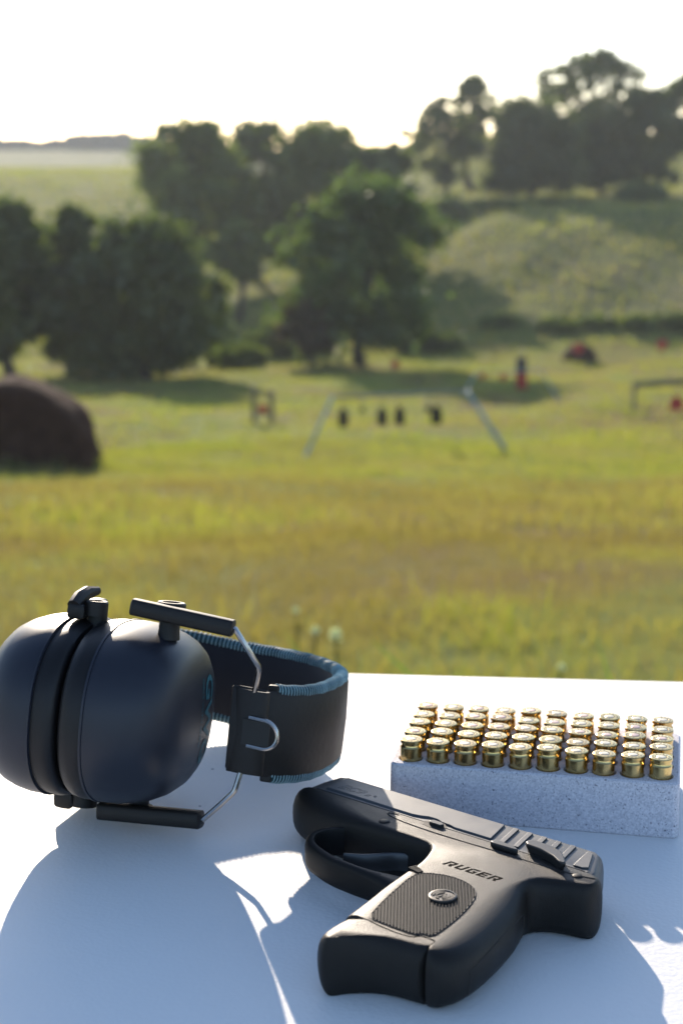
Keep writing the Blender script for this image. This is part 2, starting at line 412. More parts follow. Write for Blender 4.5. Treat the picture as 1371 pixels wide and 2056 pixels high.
tree('small_tree', 'small reddish brown tree at the left foot of the round valley tree', 622, 590, 115, 66, 'leaf_red', 3500, .12, blobs=14, size=.13, group=G2)
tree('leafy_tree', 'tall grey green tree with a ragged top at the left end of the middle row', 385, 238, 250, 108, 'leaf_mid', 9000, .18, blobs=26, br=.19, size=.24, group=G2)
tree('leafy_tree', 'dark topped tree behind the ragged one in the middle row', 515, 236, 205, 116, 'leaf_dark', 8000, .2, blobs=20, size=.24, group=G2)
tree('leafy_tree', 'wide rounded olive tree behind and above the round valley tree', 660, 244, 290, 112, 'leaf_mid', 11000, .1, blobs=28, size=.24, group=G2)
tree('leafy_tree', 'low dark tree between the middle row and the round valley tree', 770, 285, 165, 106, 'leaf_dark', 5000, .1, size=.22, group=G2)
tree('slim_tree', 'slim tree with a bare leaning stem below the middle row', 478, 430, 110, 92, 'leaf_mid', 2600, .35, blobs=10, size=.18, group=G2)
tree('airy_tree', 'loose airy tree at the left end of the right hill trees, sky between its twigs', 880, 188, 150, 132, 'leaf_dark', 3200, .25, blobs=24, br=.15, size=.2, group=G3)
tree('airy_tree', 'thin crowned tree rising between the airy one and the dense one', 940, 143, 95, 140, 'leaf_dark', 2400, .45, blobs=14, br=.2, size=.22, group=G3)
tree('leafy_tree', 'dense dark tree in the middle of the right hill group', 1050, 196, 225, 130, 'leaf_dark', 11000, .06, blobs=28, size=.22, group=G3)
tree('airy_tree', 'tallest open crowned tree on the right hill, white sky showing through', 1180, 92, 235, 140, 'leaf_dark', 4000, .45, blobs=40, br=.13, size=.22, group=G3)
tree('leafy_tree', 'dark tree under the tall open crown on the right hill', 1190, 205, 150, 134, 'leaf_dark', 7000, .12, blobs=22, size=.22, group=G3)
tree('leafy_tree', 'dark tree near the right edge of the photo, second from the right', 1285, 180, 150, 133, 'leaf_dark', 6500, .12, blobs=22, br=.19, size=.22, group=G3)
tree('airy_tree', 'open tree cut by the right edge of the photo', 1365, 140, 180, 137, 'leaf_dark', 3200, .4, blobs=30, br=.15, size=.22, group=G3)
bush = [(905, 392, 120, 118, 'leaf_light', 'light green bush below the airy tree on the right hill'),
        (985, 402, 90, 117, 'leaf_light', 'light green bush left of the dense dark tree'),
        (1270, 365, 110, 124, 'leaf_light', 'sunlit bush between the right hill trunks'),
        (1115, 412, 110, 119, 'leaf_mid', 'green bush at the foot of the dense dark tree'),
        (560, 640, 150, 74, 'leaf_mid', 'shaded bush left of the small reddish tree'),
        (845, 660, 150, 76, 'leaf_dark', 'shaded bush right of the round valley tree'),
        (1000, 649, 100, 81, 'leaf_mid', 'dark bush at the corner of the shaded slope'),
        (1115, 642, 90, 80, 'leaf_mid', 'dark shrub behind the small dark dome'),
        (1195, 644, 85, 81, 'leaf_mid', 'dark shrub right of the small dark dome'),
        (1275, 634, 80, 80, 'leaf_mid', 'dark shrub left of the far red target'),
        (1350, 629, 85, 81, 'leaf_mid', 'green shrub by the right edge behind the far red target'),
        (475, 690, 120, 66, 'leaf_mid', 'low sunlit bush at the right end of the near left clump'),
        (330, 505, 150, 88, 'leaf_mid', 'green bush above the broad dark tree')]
for px, top, wp, y, lf, lb in bush:
    tree('bush', lb, px, top, wp, y, lf, 2600, 0, blobs=14, br=.3, size=.15, cat='bush', group=G4, trunk=False)

def far_line():
    P = []
    for x in np.arange(-290, -70, 3.0):
        x = x * .58; y = 522 + 8 * math.sin(x * .05); z0 = float(gz(x, y)) - .6
        h = 2.3 + 1.4 * math.sin(x * .11) * math.sin(x * .037 + 1) + rng.uniform(0, 1.2)
        m = 170
        P.append(np.stack([x + rng.normal(0, 1.4, m), y + rng.normal(0, 3, m), z0 + rng.uniform(0, 1, m) ** .8 * h * 1.3], -1))
    P = np.concatenate(P)
    tag(link('far_wood', leaf_mesh('far_wood', P, None, .9, rng.uniform(.2, .7, len(P))), M['leaf_far'], smooth=False), 'line of distant trees along the hazy ridge at the left', kind='stuff')
far_line()

# ------------------------------------------------------------------ shooting range furniture in the meadow
def dome(name, label, cx, cy, wd, ht, dp, holes=False):
    z0 = float(gz(cx, cy)) - .05
    root = empty(name, (cx, cy, z0), label=label, cat='hay bale')
    n = 40; rings = []
    prof = []
    for i in range(n + 1):
        t = i / n; a = math.pi * t
        x = -math.cos(a); z = math.sin(a) ** .80
        prof.append((math.copysign(abs(x) ** .9, x) * wd * (.90 + .18 * (1 - z)) + .02 * math.sin(11 * t), z * ht * (1 + .02 * math.sin(17 * t))))
    prof = prof + [(wd * .5, -.05), (-wd * .5, -.05)]
    for yy, sc in ((-dp, .86), (-dp * .97, .93), (-dp * .85, .985), (-dp * .5, 1), (dp * .5, 1), (dp * .85, .985), (dp, .9)):
        rings.append([(x * sc + .03 * math.sin(9 * z + 5 * yy + x * 4), yy + .03 * math.sin(7 * x + 5 * z) + rng.normal(0, .012), z * sc + .02 * math.sin(6 * x + 3 * yy) + rng.normal(0, .008)) for x, z in prof])
    MB().loft(rings).build('bale', M['hay'], root, sharp=60)
    s = MB()
    for k in range(260):
        i = rng.integers(2, n - 1); x, z = prof[i]; yy = rng.uniform(-dp, dp)
        p = Vector((x, yy, z)); d = Vector((rng.normal(0, .5), rng.normal(0, .6), rng.uniform(.1, 1))).normalized() * rng.uniform(.04, .13)
        q = Vector((rng.normal(), rng.normal(), 0)).normalized() * .006
        s.add([p - q, p + q, p + d], [(0, 1, 2)])
    s.build('loose_straw', M['hay'], root, kind='stuff')
    return root
h = hit(0, 945); dY = h.y + .8
zb = float(gz((30 - 685) / FPX * dY, dY)); 
dome('hay_bale', 'large dark brown dome shaped bale cut by the left edge of the photo', (30 - 685.5) / FPX * dY * 1.01, dY, 162 / FPX * dY, zat(dY, 757) - zb, .62)
def skirt(cx, cy, wd, dp, n=1800):
    a = rng.uniform(0, 2 * np.pi, n); r = rng.uniform(.94, 1.22, n); x = cx + np.cos(a) * wd * r; y = cy + np.sin(a) * dp * r * 1.15; z = gz(x, y)
    hh = rng.uniform(.08, .34, n) * (.5 + .5 * np.sin(5 * a) ** 2); b = rng.uniform(0, 2 * np.pi, n); l = hh * rng.uniform(.1, .7, n); wdt = .007
    V = np.stack([np.stack([x - wdt, y, z - .02], -1), np.stack([x + wdt, y, z - .02], -1), np.stack([x + l * np.cos(b), y + l * np.sin(b), z + hh], -1)], 1).reshape(-1, 3)
    me = bpy.data.meshes.new('tall_grass'); me.from_pydata(V.tolist(), [], np.arange(len(V)).reshape(-1, 3).tolist()); me.update()
    at = me.attributes.new('tint', 'FLOAT', 'POINT'); at.data.foreach_set('value', np.repeat(rng.uniform(0, .9, n), 3))
    tag(link('tall_grass', me, M['grass'], smooth=False), 'longer unmown grass growing round the foot of the big brown dome', kind='stuff')
skirt((30 - 685.5) / FPX * dY * 1.01, dY, 162 / FPX * dY, .62)
h = hit(1165, 728); dY = h.y + .3; x2 = h.x
dome('hay_bale', 'small dark dome at the foot of the right hill, behind a red plate', x2, dY, 33 / FPX * dY, zat(dY, 688) - float(gz(x2, dY)), .4)

def plate(name, root, M4, kind_mat, w, hgt, shape='round'):
    if shape == 'round':
        MB().lathe([(w, -.006), (w, .006)], 20, M=M4).build(name, kind_mat, root, bevel=.003)
    else:
        poly = [(-w, -hgt), (w, -hgt), (w, hgt * .45), (w * .55, hgt * .7), (w * .5, hgt), (-w * .5, hgt), (-w * .55, hgt * .7), (-w, hgt * .45)]
        V = [M4 @ Vector((x, y, z)) for z in (-.006, .006) for x, y in poly]; n = len(poly)
        F = [tuple(range(n))[::-1], tuple(range(n, 2 * n))] + [(i, (i + 1) % n, n + (i + 1) % n, n + i) for i in range(n)]
        MB().add(V, F).build(name, kind_mat, root)
FACE = Matrix.Rotation(R(90), 4, 'X')
def pxpt(u, v, y):
    r = rayv(u, v); return CAM + r * (y / r.y)

def rack(label, pl, pr, fl, fr, y, mat_leg, mat_bar, r):
    """frame: bar between pl and pr, splayed legs to feet fl, fr (photo pixels, all at forward distance y)"""
    A, B_, C, D = [pxpt(*q, y) for q in (pl, pr, fl, fr)]
    root = empty('target_rack', ((A.x + B_.x) / 2, y, min(C.z, D.z)), label=label, cat='target rack')
    o = root.location
    MB().tube([A - o, B_ - o], r, 10).build('crossbar', mat_bar, root)
    for top, foot in ((A, C), (B_, D)):
        for s in (-1, 1):
            f = Vector((foot.x, y + s * .28, 0)); f.z = float(gz(f.x, f.y)) - .05
            MB().tube([top - o + Vector((0, s * r * .9, 0)), f - o], r * 1.1, 8).build('leg', mat_leg, root)
    return root
hy = hit(815, 915).y
rack('pale blue sawhorse rack with black targets hanging from its bar, middle of the meadow', (667, 797), (938, 786), (610, 916), (1020, 912), hy, M['blue_paint'], M['steel_bar'], .029)
def hang(label, u, v, w, hh, barv, kind, matl, y, group):
    c = pxpt(u, v, y); t = pxpt(u, barv, y)
    root = empty('hanging_target', c, label=label, cat='target', group=group)
    plate('plate', root, FACE, matl, w / FPX * y, hh / FPX * y, kind)
    for s in (-.4, .4):
        MB().tube([(s * w / FPX * y, 0, hh / FPX * y * .9), (s * w / FPX * y, 0, t.z - c.z)], .006, 6).build('chain', M['chain'], root)
GT = 'black targets hanging from the front rack'
hang('black silhouette target at the left end of the front rack', 689, 839, 10, 19, 796, 'torso', M['black_plate'], hy, GT)
hang('small dark round plate between the first and second black targets', 727, 823, 5.5, 5.5, 794, 'round', M['black_plate'], hy, GT)
hang('black silhouette target left of the close pair on the front rack', 767, 836, 10, 18, 792, 'torso', M['black_plate'], hy, GT)
hang('black silhouette target right of the close pair on the front rack', 802, 835, 10, 18, 791, 'torso', M['black_plate'], hy, GT)
hang('black silhouette target at the right end of the front rack, beside a small round plate', 876, 833, 11, 19, 788, 'torso', M['black_plate'], hy, GT)
hang('small black round plate touching the right end black target', 860, 822, 7, 7, 789, 'round', M['black_plate'], hy + .05, GT)

# two post stand with red plate
g = hit(528, 852); y = g.y
root = empty('target_stand', (g.x, y, g.z), label='two grey posts with a red plate between them, left of the front rack', cat='target stand')
for u in (510, 546):
    p = pxpt(u, 852, y); zt = zat(y, 776 if u == 510 else 783)
    MB().box((p.x - g.x, 0, (zt - g.z) / 2 - .05), (.055, .045, (zt - g.z) / 2 + .05)).build('post', M['wood'], root, bevel=.006)
p = pxpt(528, 830, y); MB().box((p.x - g.x, 0, p.z - g.z), (.16, .02, .025)).build('crossbar', M['wood'], root)
c = pxpt(528, 820, y); q = empty('steel_target', c, label='red round plate between the two grey posts', cat='target')
plate('plate', q, FACE @ Matrix.Translation((0, 0, .05)), M['red_plate'], 10 / FPX * y, 0, 'round')
MB().tube([(0, 0, 0), (0, 0, p.z - c.z)], .012, 6).build('bracket', M['chain'], q)

# far rack
y2 = hit(1115, 802).y
rack('pale thin rack behind the front one with small red plates', (958, 745), (1085, 744), (925, 800), (1122, 804), y2, M['blue_paint'], M['blue_paint'], .015)
for lb, u, v, w_ in (('small red plate at the left end of the far pale rack', 968, 756, 6), ('small orange red plate in the middle of the far pale rack', 1010, 758, 6.5)):
    hang(lb, u, v, w_, w_, 746, 'round', M['red_plate'], y2, 'red plates of the far rack')
g = hit(1045, 782); y = g.y
root = empty('board_target', g, label='upright grey board with a red panel low on it, by the far pale rack', cat='target')
zt = zat(y, 716) - g.z; wd = 11 / FPX * y
MB().box((0, 0, zt * .70), (wd * .9, .03, zt * .28)).build('board', M['grey_plate'], root, bevel=.01)
MB().box((.02, -.045, zt * .26), (wd * 1.0, .012, zt * .24)).build('red_panel', M['red_plate'], root, bevel=.005)
for s in (-1, 1): MB().box((s * wd * .6, .05, zt * .3), (.03, .015, zt * .36)).build('stake', M['wood'], root)
# right rack
y3 = hit(1275, 828).y
A = pxpt(1272, 773, y3); B_ = pxpt(1430, 762, y3); gx = (A.x + B_.x) / 2; g0 = float(gz(gx, y3))
root = empty('beam_rack', (gx, y3, g0), label='dark wooden beam on a post at the right edge of the meadow', cat='target rack')
o = root.location
MB().tube([A - o, B_ - o], .085, 8).build('beam', M['wood'], root)
for P in (A, B_):
    zz = float(gz(P.x, y3))
    MB().box((P.x - o.x, 0, (P.z + zz) / 2 - o.z), (.05, .05, (P.z - zz) / 2 + .05)).build('post', M['wood'], root, bevel=.008)
hang('red square plate hanging under the dark beam at the right edge', 1357, 810, 14, 14, 767, 'torso', M['red_plate'], y3, None)
def stake_target(label, u, v, foot, w):
    g = hit(u, foot); c = pxpt(u, v, g.y)
    root = empty('stake_target', g, label=label, cat='target')
    MB().box((0, 0, (c.z - g.z) / 2), (.03, .02, (c.z - g.z) / 2)).build('stake', M['wood'], root)
    plate('plate', root, Matrix.Translation((0, -.04, c.z - g.z)) @ FACE, M['red_plate'], w / FPX * g.y, 0, 'round')
stake_target('far red plate on a stake in front of the shrubs near the right edge', 1327, 692, 716, 11)
stake_target('faded red plate on a stake in the shade under the round valley tree', 793, 731, 752, 9)
c = pxpt(1160, 700, dY - .6); q = empty('steel_target', c, label='red plate standing before the small dark dome', cat='target')
plate('plate', q, FACE, M['red_plate'], 11 / FPX * dY, 0, 'round')
MB().tube([(0, .02, 0), (0, .02, float(gz(c.x, c.y)) - c.z)], .02, 6).build('stake', M['chain'], q)

# ------------------------------------------------------------------ weeds just beyond the table
def blade_mesh(mb, p0, p1, w0, bend, n=7):
    p0 = Vector(p0); p1 = Vector(p1); side = (p1 - p0).cross(Vector((0, 1, 0))).normalized(); V = []; F = []
    for i in range(n + 1):
        t = i / n; c = p0.lerp(p1, t) + Vector(bend) * math.sin(math.pi * t); w_ = w0 * (1 - t ** 2) + .0004
        V += [c - side * w_, c + Vector((0, w_ * .35, 0)), c + side * w_]
    for i in range(n):
        for k in (0, 1): F.append((3 * i + k, 3 * i + k + 1, 3 * i + 3 + k + 1, 3 * i + 3 + k))
    mb.add(V, F)
def tinted(o, v):
    at = o.data.attributes.new('tint', 'FLOAT', 'POINT'); at.data.foreach_set('value', np.full(len(o.data.vertices), v)); return o
def weed(label, u, v, y, head, foot_u, group):
    t = pxpt(u, v, y); fx = (foot_u - 685.5) / FPX * y
    b = Vector((fx, y + .05, float(gz(fx, y + .05))))
    root = empty('clover_flower', b, label=label, cat='flower', group=group)
    tinted(MB().tube([(0, 0, 0), ((t.x - b.x) * .3, 0, (t.z - b.z) * .4), tuple(t - b)], [.0035, .003, .0025], 6).build('stem', M['stem'], root), .3)
    P = np.array(t - b) + rng.normal(0, 1, (160, 3)) / 1.6 * head * np.array([1, 1, .9])
    link('flower_head', leaf_mesh('flower_head', P, None, head * .5, rng.uniform(0, 1, 160)), M['petal'], root, smooth=False)
    for s in (-1, 1):
        mb = MB(); blade_mesh(mb, (0, 0, .02), (s * .10, .03, .22), .012, (s * .02, 0, .05)); tinted(mb.build('leaf', M['stem'], root), .7)
GF = 'white flower heads above the far edge of the table'
weed('white flower head on a thick green stem, just right of the headband', 673, 1273, 3.3, .008, 700, GF)
weed('paler flower head just left of the thick stemmed one', 633, 1266, 3.6, .0065, 628, GF)
weed('pale seed head standing higher and further left than the two flowers', 594, 1225, 4.2, .006, 600, GF)
weed('small pale flower near the table edge at the right of the meadow', 1127, 1340, 3.8, .006, 1130, GF)
def tall_blade(label, u0, v0, u1, v1, y, w0):
    a = pxpt(u0, v0, y); b = pxpt(u1, v1, y); d = (b - a); foot = a - d * ((a.z - float(gz(a.x, y))) / d.z)
    root = empty('grass_blade', foot, label=label, cat='grass blade', group='tall grass blades beyond the table')
    mb = MB(); blade_mesh(mb, (0, 0, 0), tuple(b - foot), w0, (.01, 0, .01)); tinted(mb.build('blade', M['stem'], root), 1.0)
tall_blade('broad bright green grass blade leaning left above the far table edge', 800, 1340, 745, 1285, 2.6, .009)
tall_blade('short green blade standing behind the headband', 588, 1300, 570, 1265, 3.4, .007)
tall_blade('green stalk above the table edge at the right', 1212, 1345, 1196, 1280, 3.2, .006)

# ------------------------------------------------------------------ haze
hz = bpy.data.materials.new('haze'); hz.use_nodes = True; t = hz.node_tree; t.nodes.remove(t.nodes['Principled BSDF'])
pv = t.nodes.new('ShaderNodeVolumePrincipled'); pv.inputs['Color'].default_value = (.88, .94, 1, 1)
pv.inputs['Density'].default_value = .00036; pv.inputs['Anisotropy'].default_value = .25
t.links.new(pv.outputs[0], t.nodes['Material Output'].inputs['Volume'])
MB().box((0, 580, 7.5), (720, 690, 19.5)).build('haze', hz, None, smooth=False, kind='stuff')

# ------------------------------------------------------------------ table
YAW = R(-4.75)
TM = Matrix.Translation((0.0, .9145, TABLE_Z)) @ Matrix.Rotation(YAW, 4, 'Z')
root = empty('folding_table', mat=Matrix.Translation((0, 0.53, float(gz(0, .53)))), label='white plastic folding table with a pebbled top', cat='table')
TI = root.matrix_world.inverted() @ TM
def rrect(x0, x1, y0, y1, r, n=8):
    P = []
    for cx, cy, a0 in ((x1 - r, y1 - r, 0), (x0 + r, y1 - r, 90), (x0 + r, y0 + r, 180), (x1 - r, y0 + r, 270)):
        for k in range(n + 1): a = R(a0 + 90 * k / n); P.append((cx + r * math.cos(a), cy + r * math.sin(a)))
    return P
rings = []
for ins, z in ((.012, -.045), (.002, -.042), (0, -.036), (0, -.007), (.0018, -.0028), (.005, -.0006), (.009, 0)):
    rings.append([TI @ Vector((x, y, z)) for x, y in rrect(-.92 + ins, .92 - ins, -.76 + ins, -ins, .05 - ins)])
top = MB().loft(rings).build('tabletop', M['table'], root, sharp=60)
for sx in (-.72, .72):
    mb = MB()
    for sy in (-.68, -.08):
        f = TI @ Vector((sx, sy, -.045)); bb = Vector((f.x, f.y, float(gz(f.x + root.location.x, f.y + root.location.y)) - root.location.z))
        MB().tube([f, bb], .0125, 10).build('leg', M['table_leg'], root)
    MB().tube([TI @ Vector((sx, -.68, -.35)), TI @ Vector((sx, -.08, -.35))], .01, 8).build('leg_brace', M['table_leg'], root)

# ------------------------------------------------------------------ cartridge tray
PIT = .0123; A0 = -.2026
TR = Matrix.Translation((.0313, .7027, TABLE_Z)) @ Matrix.Rotation(A0, 4, 'Z') @ Matrix.Translation((4.5 * PIT, 2 * PIT, 0))
HT = .0255; RIMZ = .0345
tray = empty('cartridge_tray', mat=TR, label='grey speckled foam block holding fifty brass cartridges on the table', cat='cartridge tray')
def tray_mesh():
    mb = MB(); NS = 24; hw = 5 * PIT; hd = 2.5 * PIT; rh = .0052
    for i in range(10):
        for j in range(5):
            cx, cy = (i - 4.5) * PIT, (j - 2) * PIT; sq = []; ci = []; lip = []; dn = []
            for k in range(NS):
                a = 2 * math.pi * k / NS + math.pi / 4; c, s = math.cos(a), math.sin(a); m_ = max(abs(c), abs(s))
                sq.append((cx + c / m_ * PIT / 2, cy + s / m_ * PIT / 2, HT)); lip.append((cx + c * (rh + .0004), cy + s * (rh + .0004), HT))
                ci.append((cx + c * rh, cy + s * rh, HT - .0006)); dn.append((cx + c * (rh - .0002), cy + s * (rh - .0002), HT - .021))
            mb.loft([sq, lip, ci, dn], False, True)
    e = .0022
    def rr(x, y, r, z): return [(a, b, z) for a, b in rrect(-x, x, -y, y, r, 5)]
    inner = [(a, b, HT) for a, b in rrect(-hw, hw, -hd, hd, .00001, 5)]
    mb.loft([inner, rr(hw + e - .0008, hd + e - .0008, .003, HT), rr(hw + e, hd + e, .0035, HT - .0008), rr(hw + e + .0003, hd + e + .0003, .0035, .0008), rr(hw + e - .0004, hd + e - .0004, .003, 0)], False, True)
    return mb
tray_mesh().build('foam_block', M['foam'], tray, sharp=40)

RO = ['front row', 'second row from the front', 'middle row', 'fourth row from the front', 'back row']
CO = ['first from the left', 'second from the left', 'third from the left', 'fourth from the left', 'fifth from the left', 'fifth from the right', 'fourth from the right', 'third from the right', 'second from the right', 'first from the right']
r_ = .00498
case_prof = [(.0046, -.0292 + .0105), (.00478, -.016), (.00495, -.0042), (.00496, -.0036), (.0047, -.0033), (.0044, -.0028), (.00435, -.00205), (.0044, -.0016), (r_, -.00135), (r_, -.00025), (r_ - .0002, -.00004), (r_ - .0004, 0), (.0026, 0), (.00245, -.00012), (.00235, -.00035), (.0022, -.00035)]
me_case = mesh('case', *(lambda m: (m.V, m.F))(MB().lathe(case_prof, 36, True, False)))
me_prim = mesh('primer', *(lambda m: (m.V, m.F))(MB().lathe([(.00222, -.0008), (.00222, -.0002), (.0020, .00002), (.0014, .0001), (.0006, .00012)], 28, True, True)))
me_prim2 = me_prim.copy()
mk = MB()
for k in range(14):
    if k in (5, 6, 12): continue
    a = 2 * math.pi * k / 14; Mx = Matrix.Rotation(a, 4, 'Z') @ Matrix.Translation((.00362, 0, .00002))
    mk.box((0, 0, 0), (.00034, .00030 if k % 3 else .00016, .00003), Mx)
mk.loft([[(.00250 * math.cos(a), .00250 * math.sin(a), .00003) for a in np.linspace(0, 2 * math.pi, 29)[:-1]], [(.00216 * math.cos(a), .00216 * math.sin(a), .00003) for a in np.linspace(0, 2 * math.pi, 29)[:-1]]], False, False)
me_mark = mesh('headstamp', mk.V, mk.F)
for me_, mt in ((me_case, M['brass']), (me_prim, M['primer']), (me_prim2, M['primer_copper']), (me_mark, M['groove'])):
    me_.materials.append(mt); me_.shade_smooth(); me_.set_sharp_from_angle(angle=R(38))
for j in range(5):
    for i in range(10):
        p = TR @ Vector(((i - 4.5) * PIT + rng.normal(0, .00012), (j - 2) * PIT + rng.normal(0, .00012), RIMZ + rng.normal(0, .00025)))
        e = empty('cartridge', mat=Matrix.Translation(p) @ Matrix.Rotation(rng.uniform(0, 6.28), 4, 'Z') @ Matrix.Rotation(rng.normal(0, .018), 4, 'X'),
                  label='brass cartridge in the %s of the tray, %s' % (RO[j], CO[i]), cat='cartridge', group='brass cartridges in the foam tray')
        for nm, me_ in (('case', me_case), ('primer', me_prim2 if rng.random() < .25 else me_prim), ('headstamp', me_mark)):
            c = bpy.data.objects.new(nm, me_); COL.objects.link(c); c.parent = e

# ------------------------------------------------------------------ pistol (modelled in millimetres: x towards the rear, y towards the slide top, z up)
GM = Matrix.Translation((.04638, .58325, TABLE_Z + .0002)) @ Matrix.Rotation(R(-39.44), 4, 'Z') @ Matrix.Scale(.001, 4)
gun = empty('pistol', mat=Matrix.Translation((.04638, .58325, TABLE_Z + .0002)) @ Matrix.Rotation(R(-39.44), 4, 'Z'), label='compact black pistol lying on its side, muzzle pointing left', cat='pistol')
def mm(mb):
    mb.V = [(x * .001, y * .001, z * .001) for x, y, z in mb.V]; return mb
def chaikin(pts, it=1):
    for _ in range(it):
        q = []
        n = len(pts)
        for i in range(n):
            a, b = np.array(pts[i]), np.array(pts[(i + 1) % n]); q += [tuple(a * .75 + b * .25), tuple(a * .25 + b * .75)]
        pts = q
    return pts
def pillow(TMs, zt, zb=0.0, smooth=0, ph=(-90, -78, -62, -45, -28, -12, 0, 12, 28, 45, 62, 78, 90), ex=1.0):
    TMs = [(a[0], a[1], b[0], b[1]) for a, b in TMs]
    if smooth: TMs = chaikin(TMs, smooth)
    zc = (zt + zb) / 2; hz_ = (zt - zb) / 2; rings = []
    for d in ph:
        c = math.cos(R(d)); s = math.sin(R(d)); c = abs(c) ** ex; s = math.copysign(abs(s) ** ex, s)
        rings.append([(t[0] + (t[2] - t[0]) * c, t[1] + (t[3] - t[1]) * c, zc + hz_ * s) for t in TMs])
    return MB().loft(rings)
ZT = 22.5
frame = [((-102, 32.7), (-110.5, 33)), ((-101.5, 31.6), (-111.5, 30)), ((-98, 30.8), (-108, 24.5)), ((-90, 29.6), (-99, 20)), ((-79.3, 27.7), (-86, 17.5)), ((-70, 24.6), (-73, 16.5)),
         ((-62, 21.2), (-62, 16)), ((-54, 20), (-54, 16)), ((-46, 19.6), (-46, 16)), ((-36, 19.3), (-36, 16)), ((-28, 18.8), (-29, 15.5)), ((-24.5, 16), (-26, 13)), ((-22.4, 11), (-24.5, 9.5)),
         ((-20, 5), (-22.7, 4)), ((-18, -3), (-22, -2)), ((-16.5, -11.5), (-22, -10)), ((-13.6, -25.5), (-21, -25)), ((-10.5, -38.5), (-19, -38)), ((-7.4, -51.0), (-17.8, -50.3)), ((-7.0, -51.4), (-17.6, -50.9)),
         ((1, -52.7), (0, -52.7)), ((10, -53.3), (9.5, -53.3)), ((15.6, -52), (15.6, -52)), ((16.3, -49.7), (16.3, -49.7)), ((22.6, -49.2), (22.6, -49.4)), ((23.5, -50), (24.0, -52)), ((23.9, -53.2), (24.4, -58)), ((24.3, -53), (28, -59)),
         ((24.0, -51), (33, -57)), ((23.4, -47), (36, -51)), ((22.1, -39.8), (36.8, -40)), ((19.5, -25.1), (34.8, -26)), ((16.5, -11), (31.5, -11)), ((16.6, -1), (27.4, 0)), ((18, 8), (23.2, 8)),
         ((20.5, 16.5), (22.6, 12.3)), ((25, 21.4), (27, 16.0)), ((31.5, 23.4), (34, 19)), ((38.5, 24.2), (41, 21)), ((41.2, 25.4), (42.8, 24)), ((41.0, 28.0), (43, 30)), ((38.6, 30.5), (40.8, 34.5)), ((33.5, 32.4), (36, 35)), ((20, 32.7), (20, 33)),
         ((0, 32.7), (0, 33)), ((-30, 32.7), (-30, 33)), ((-60, 32.7), (-60, 33)), ((-90, 32.7), (-90, 33))]
mm(pillow(frame, ZT, smooth=1, ex=.72)).build('frame', M['polymer'], gun, sharp=42)
# trigger guard bow
gin = [(-68, 21), (-75.2, 13), (-77.2, 8), (-76.6, 3.5), (-73.6, -.4), (-68.5, -3.6), (-58.2, -7.0), (-47.6, -8.2), (-38, -8.0), (-30, -6), (-20, -4)]
gout = [(-72, 21), (-79.5, 13), (-81.2, 7), (-80.2, 1.5), (-76.3, -3.6), (-69.8, -7.2), (-58.8, -10.8), (-47.6, -12.0), (-37.5, -12.4), (-29, -13.5), (-18, -16)]
def bow(gin, gout, z0, z1):
    rings = []
    for a, b in zip(gin, gout):
        a, b = np.array(a), np.array(b); d = b - a
        rings.append([(*(a + d * .12), z0), (*(a + d * .0), z0 + 1), (*(a + d * 0), z1 - 1), (*(a + d * .12), z1), (*(a + d * .62), z1 + .1), (*(a + d * .9), z1 - 1.0), (*(b), z1 - 3), (*b, z0 + 3), (*(a + d * .9), z0 + 1), (*(a + d * .62), z0)])
    return MB().loft(rings)
def dens(P, n=48):
    P = np.array(P, float); t = np.linspace(0, len(P) - 1, n); out = []
    for s in t:
        i = min(int(s), len(P) - 2); u = s - i; p0, p1, p2, p3 = P[max(i - 1, 0)], P[i], P[i + 1], P[min(i + 2, len(P) - 1)]
        out.append(.5 * (2 * p1 + (p2 - p0) * u + (2 * p0 - 5 * p1 + 4 * p2 - p3) * u * u + (3 * p1 - p0 - 3 * p2 + p3) * u ** 3))
    return out
mm(bow(dens(gin), dens(gout), 5.0, 17.0)).build('trigger_guard', M['polymer_smooth'], gun, sharp=50)
# trigger: flat curved blade
tr = dens([(-38, 17.5), (-43.5, 14.5), (-48, 9.5), (-52.5, 4.8), (-57.5, 1.6), (-59.5, .6)], 20)
rings = []
for i, p in enumerate(tr):
    q = tr[min(i + 1, len(tr) - 1)] - tr[max(i - 1, 0)]; nrm = np.array([-q[1], q[0]]) / (np.linalg.norm(q) + 1e-9); w_ = 1.1 - .7 * i / 19
    rings.append([(*(p + nrm * w_), 7.6), (*(p + nrm * w_), 14.2), (*(p + nrm * (w_ - .6)), 15), (*(p - nrm * w_ * .6), 15), (*(p - nrm * w_), 14.2), (*(p - nrm * w_), 7.6)])
mm(MB().loft(rings)).build('trigger', M['trigger_steel'], gun, sharp=50)
# magazine floorplate with finger rest
fp = [((-7.0, -52.0), (-17.6, -51.5)), ((1, -53.3), (0, -53.3)), ((10, -53.9), (9.5, -53.9)), ((16, -52.6), (16, -52.6)), ((16.8, -50.3), (16.8, -50.3)), ((22.6, -49.9), (22.6, -49.9)), ((23.2, -50.8), (23.3, -52)), ((23.3, -53.9), (23.8, -58.6)),
      ((18.2, -54.5), (18.2, -59.6)), ((9.3, -56.2), (9.3, -61)), ((2.1, -60.4), (1.5, -64.5)), ((-3.6, -66.4), (-4.2, -69.5)), ((-6.0, -70.4), (-7.5, -73)), ((-7.4, -71.0), (-11, -72.5)), ((-8.0, -69), (-15.5, -68)), ((-7.6, -62), (-17.5, -60))]
mm(pillow(fp, ZT - .1, smooth=1, ex=.92)).build('magazine_floorplate', M['polymer'], gun, sharp=42)
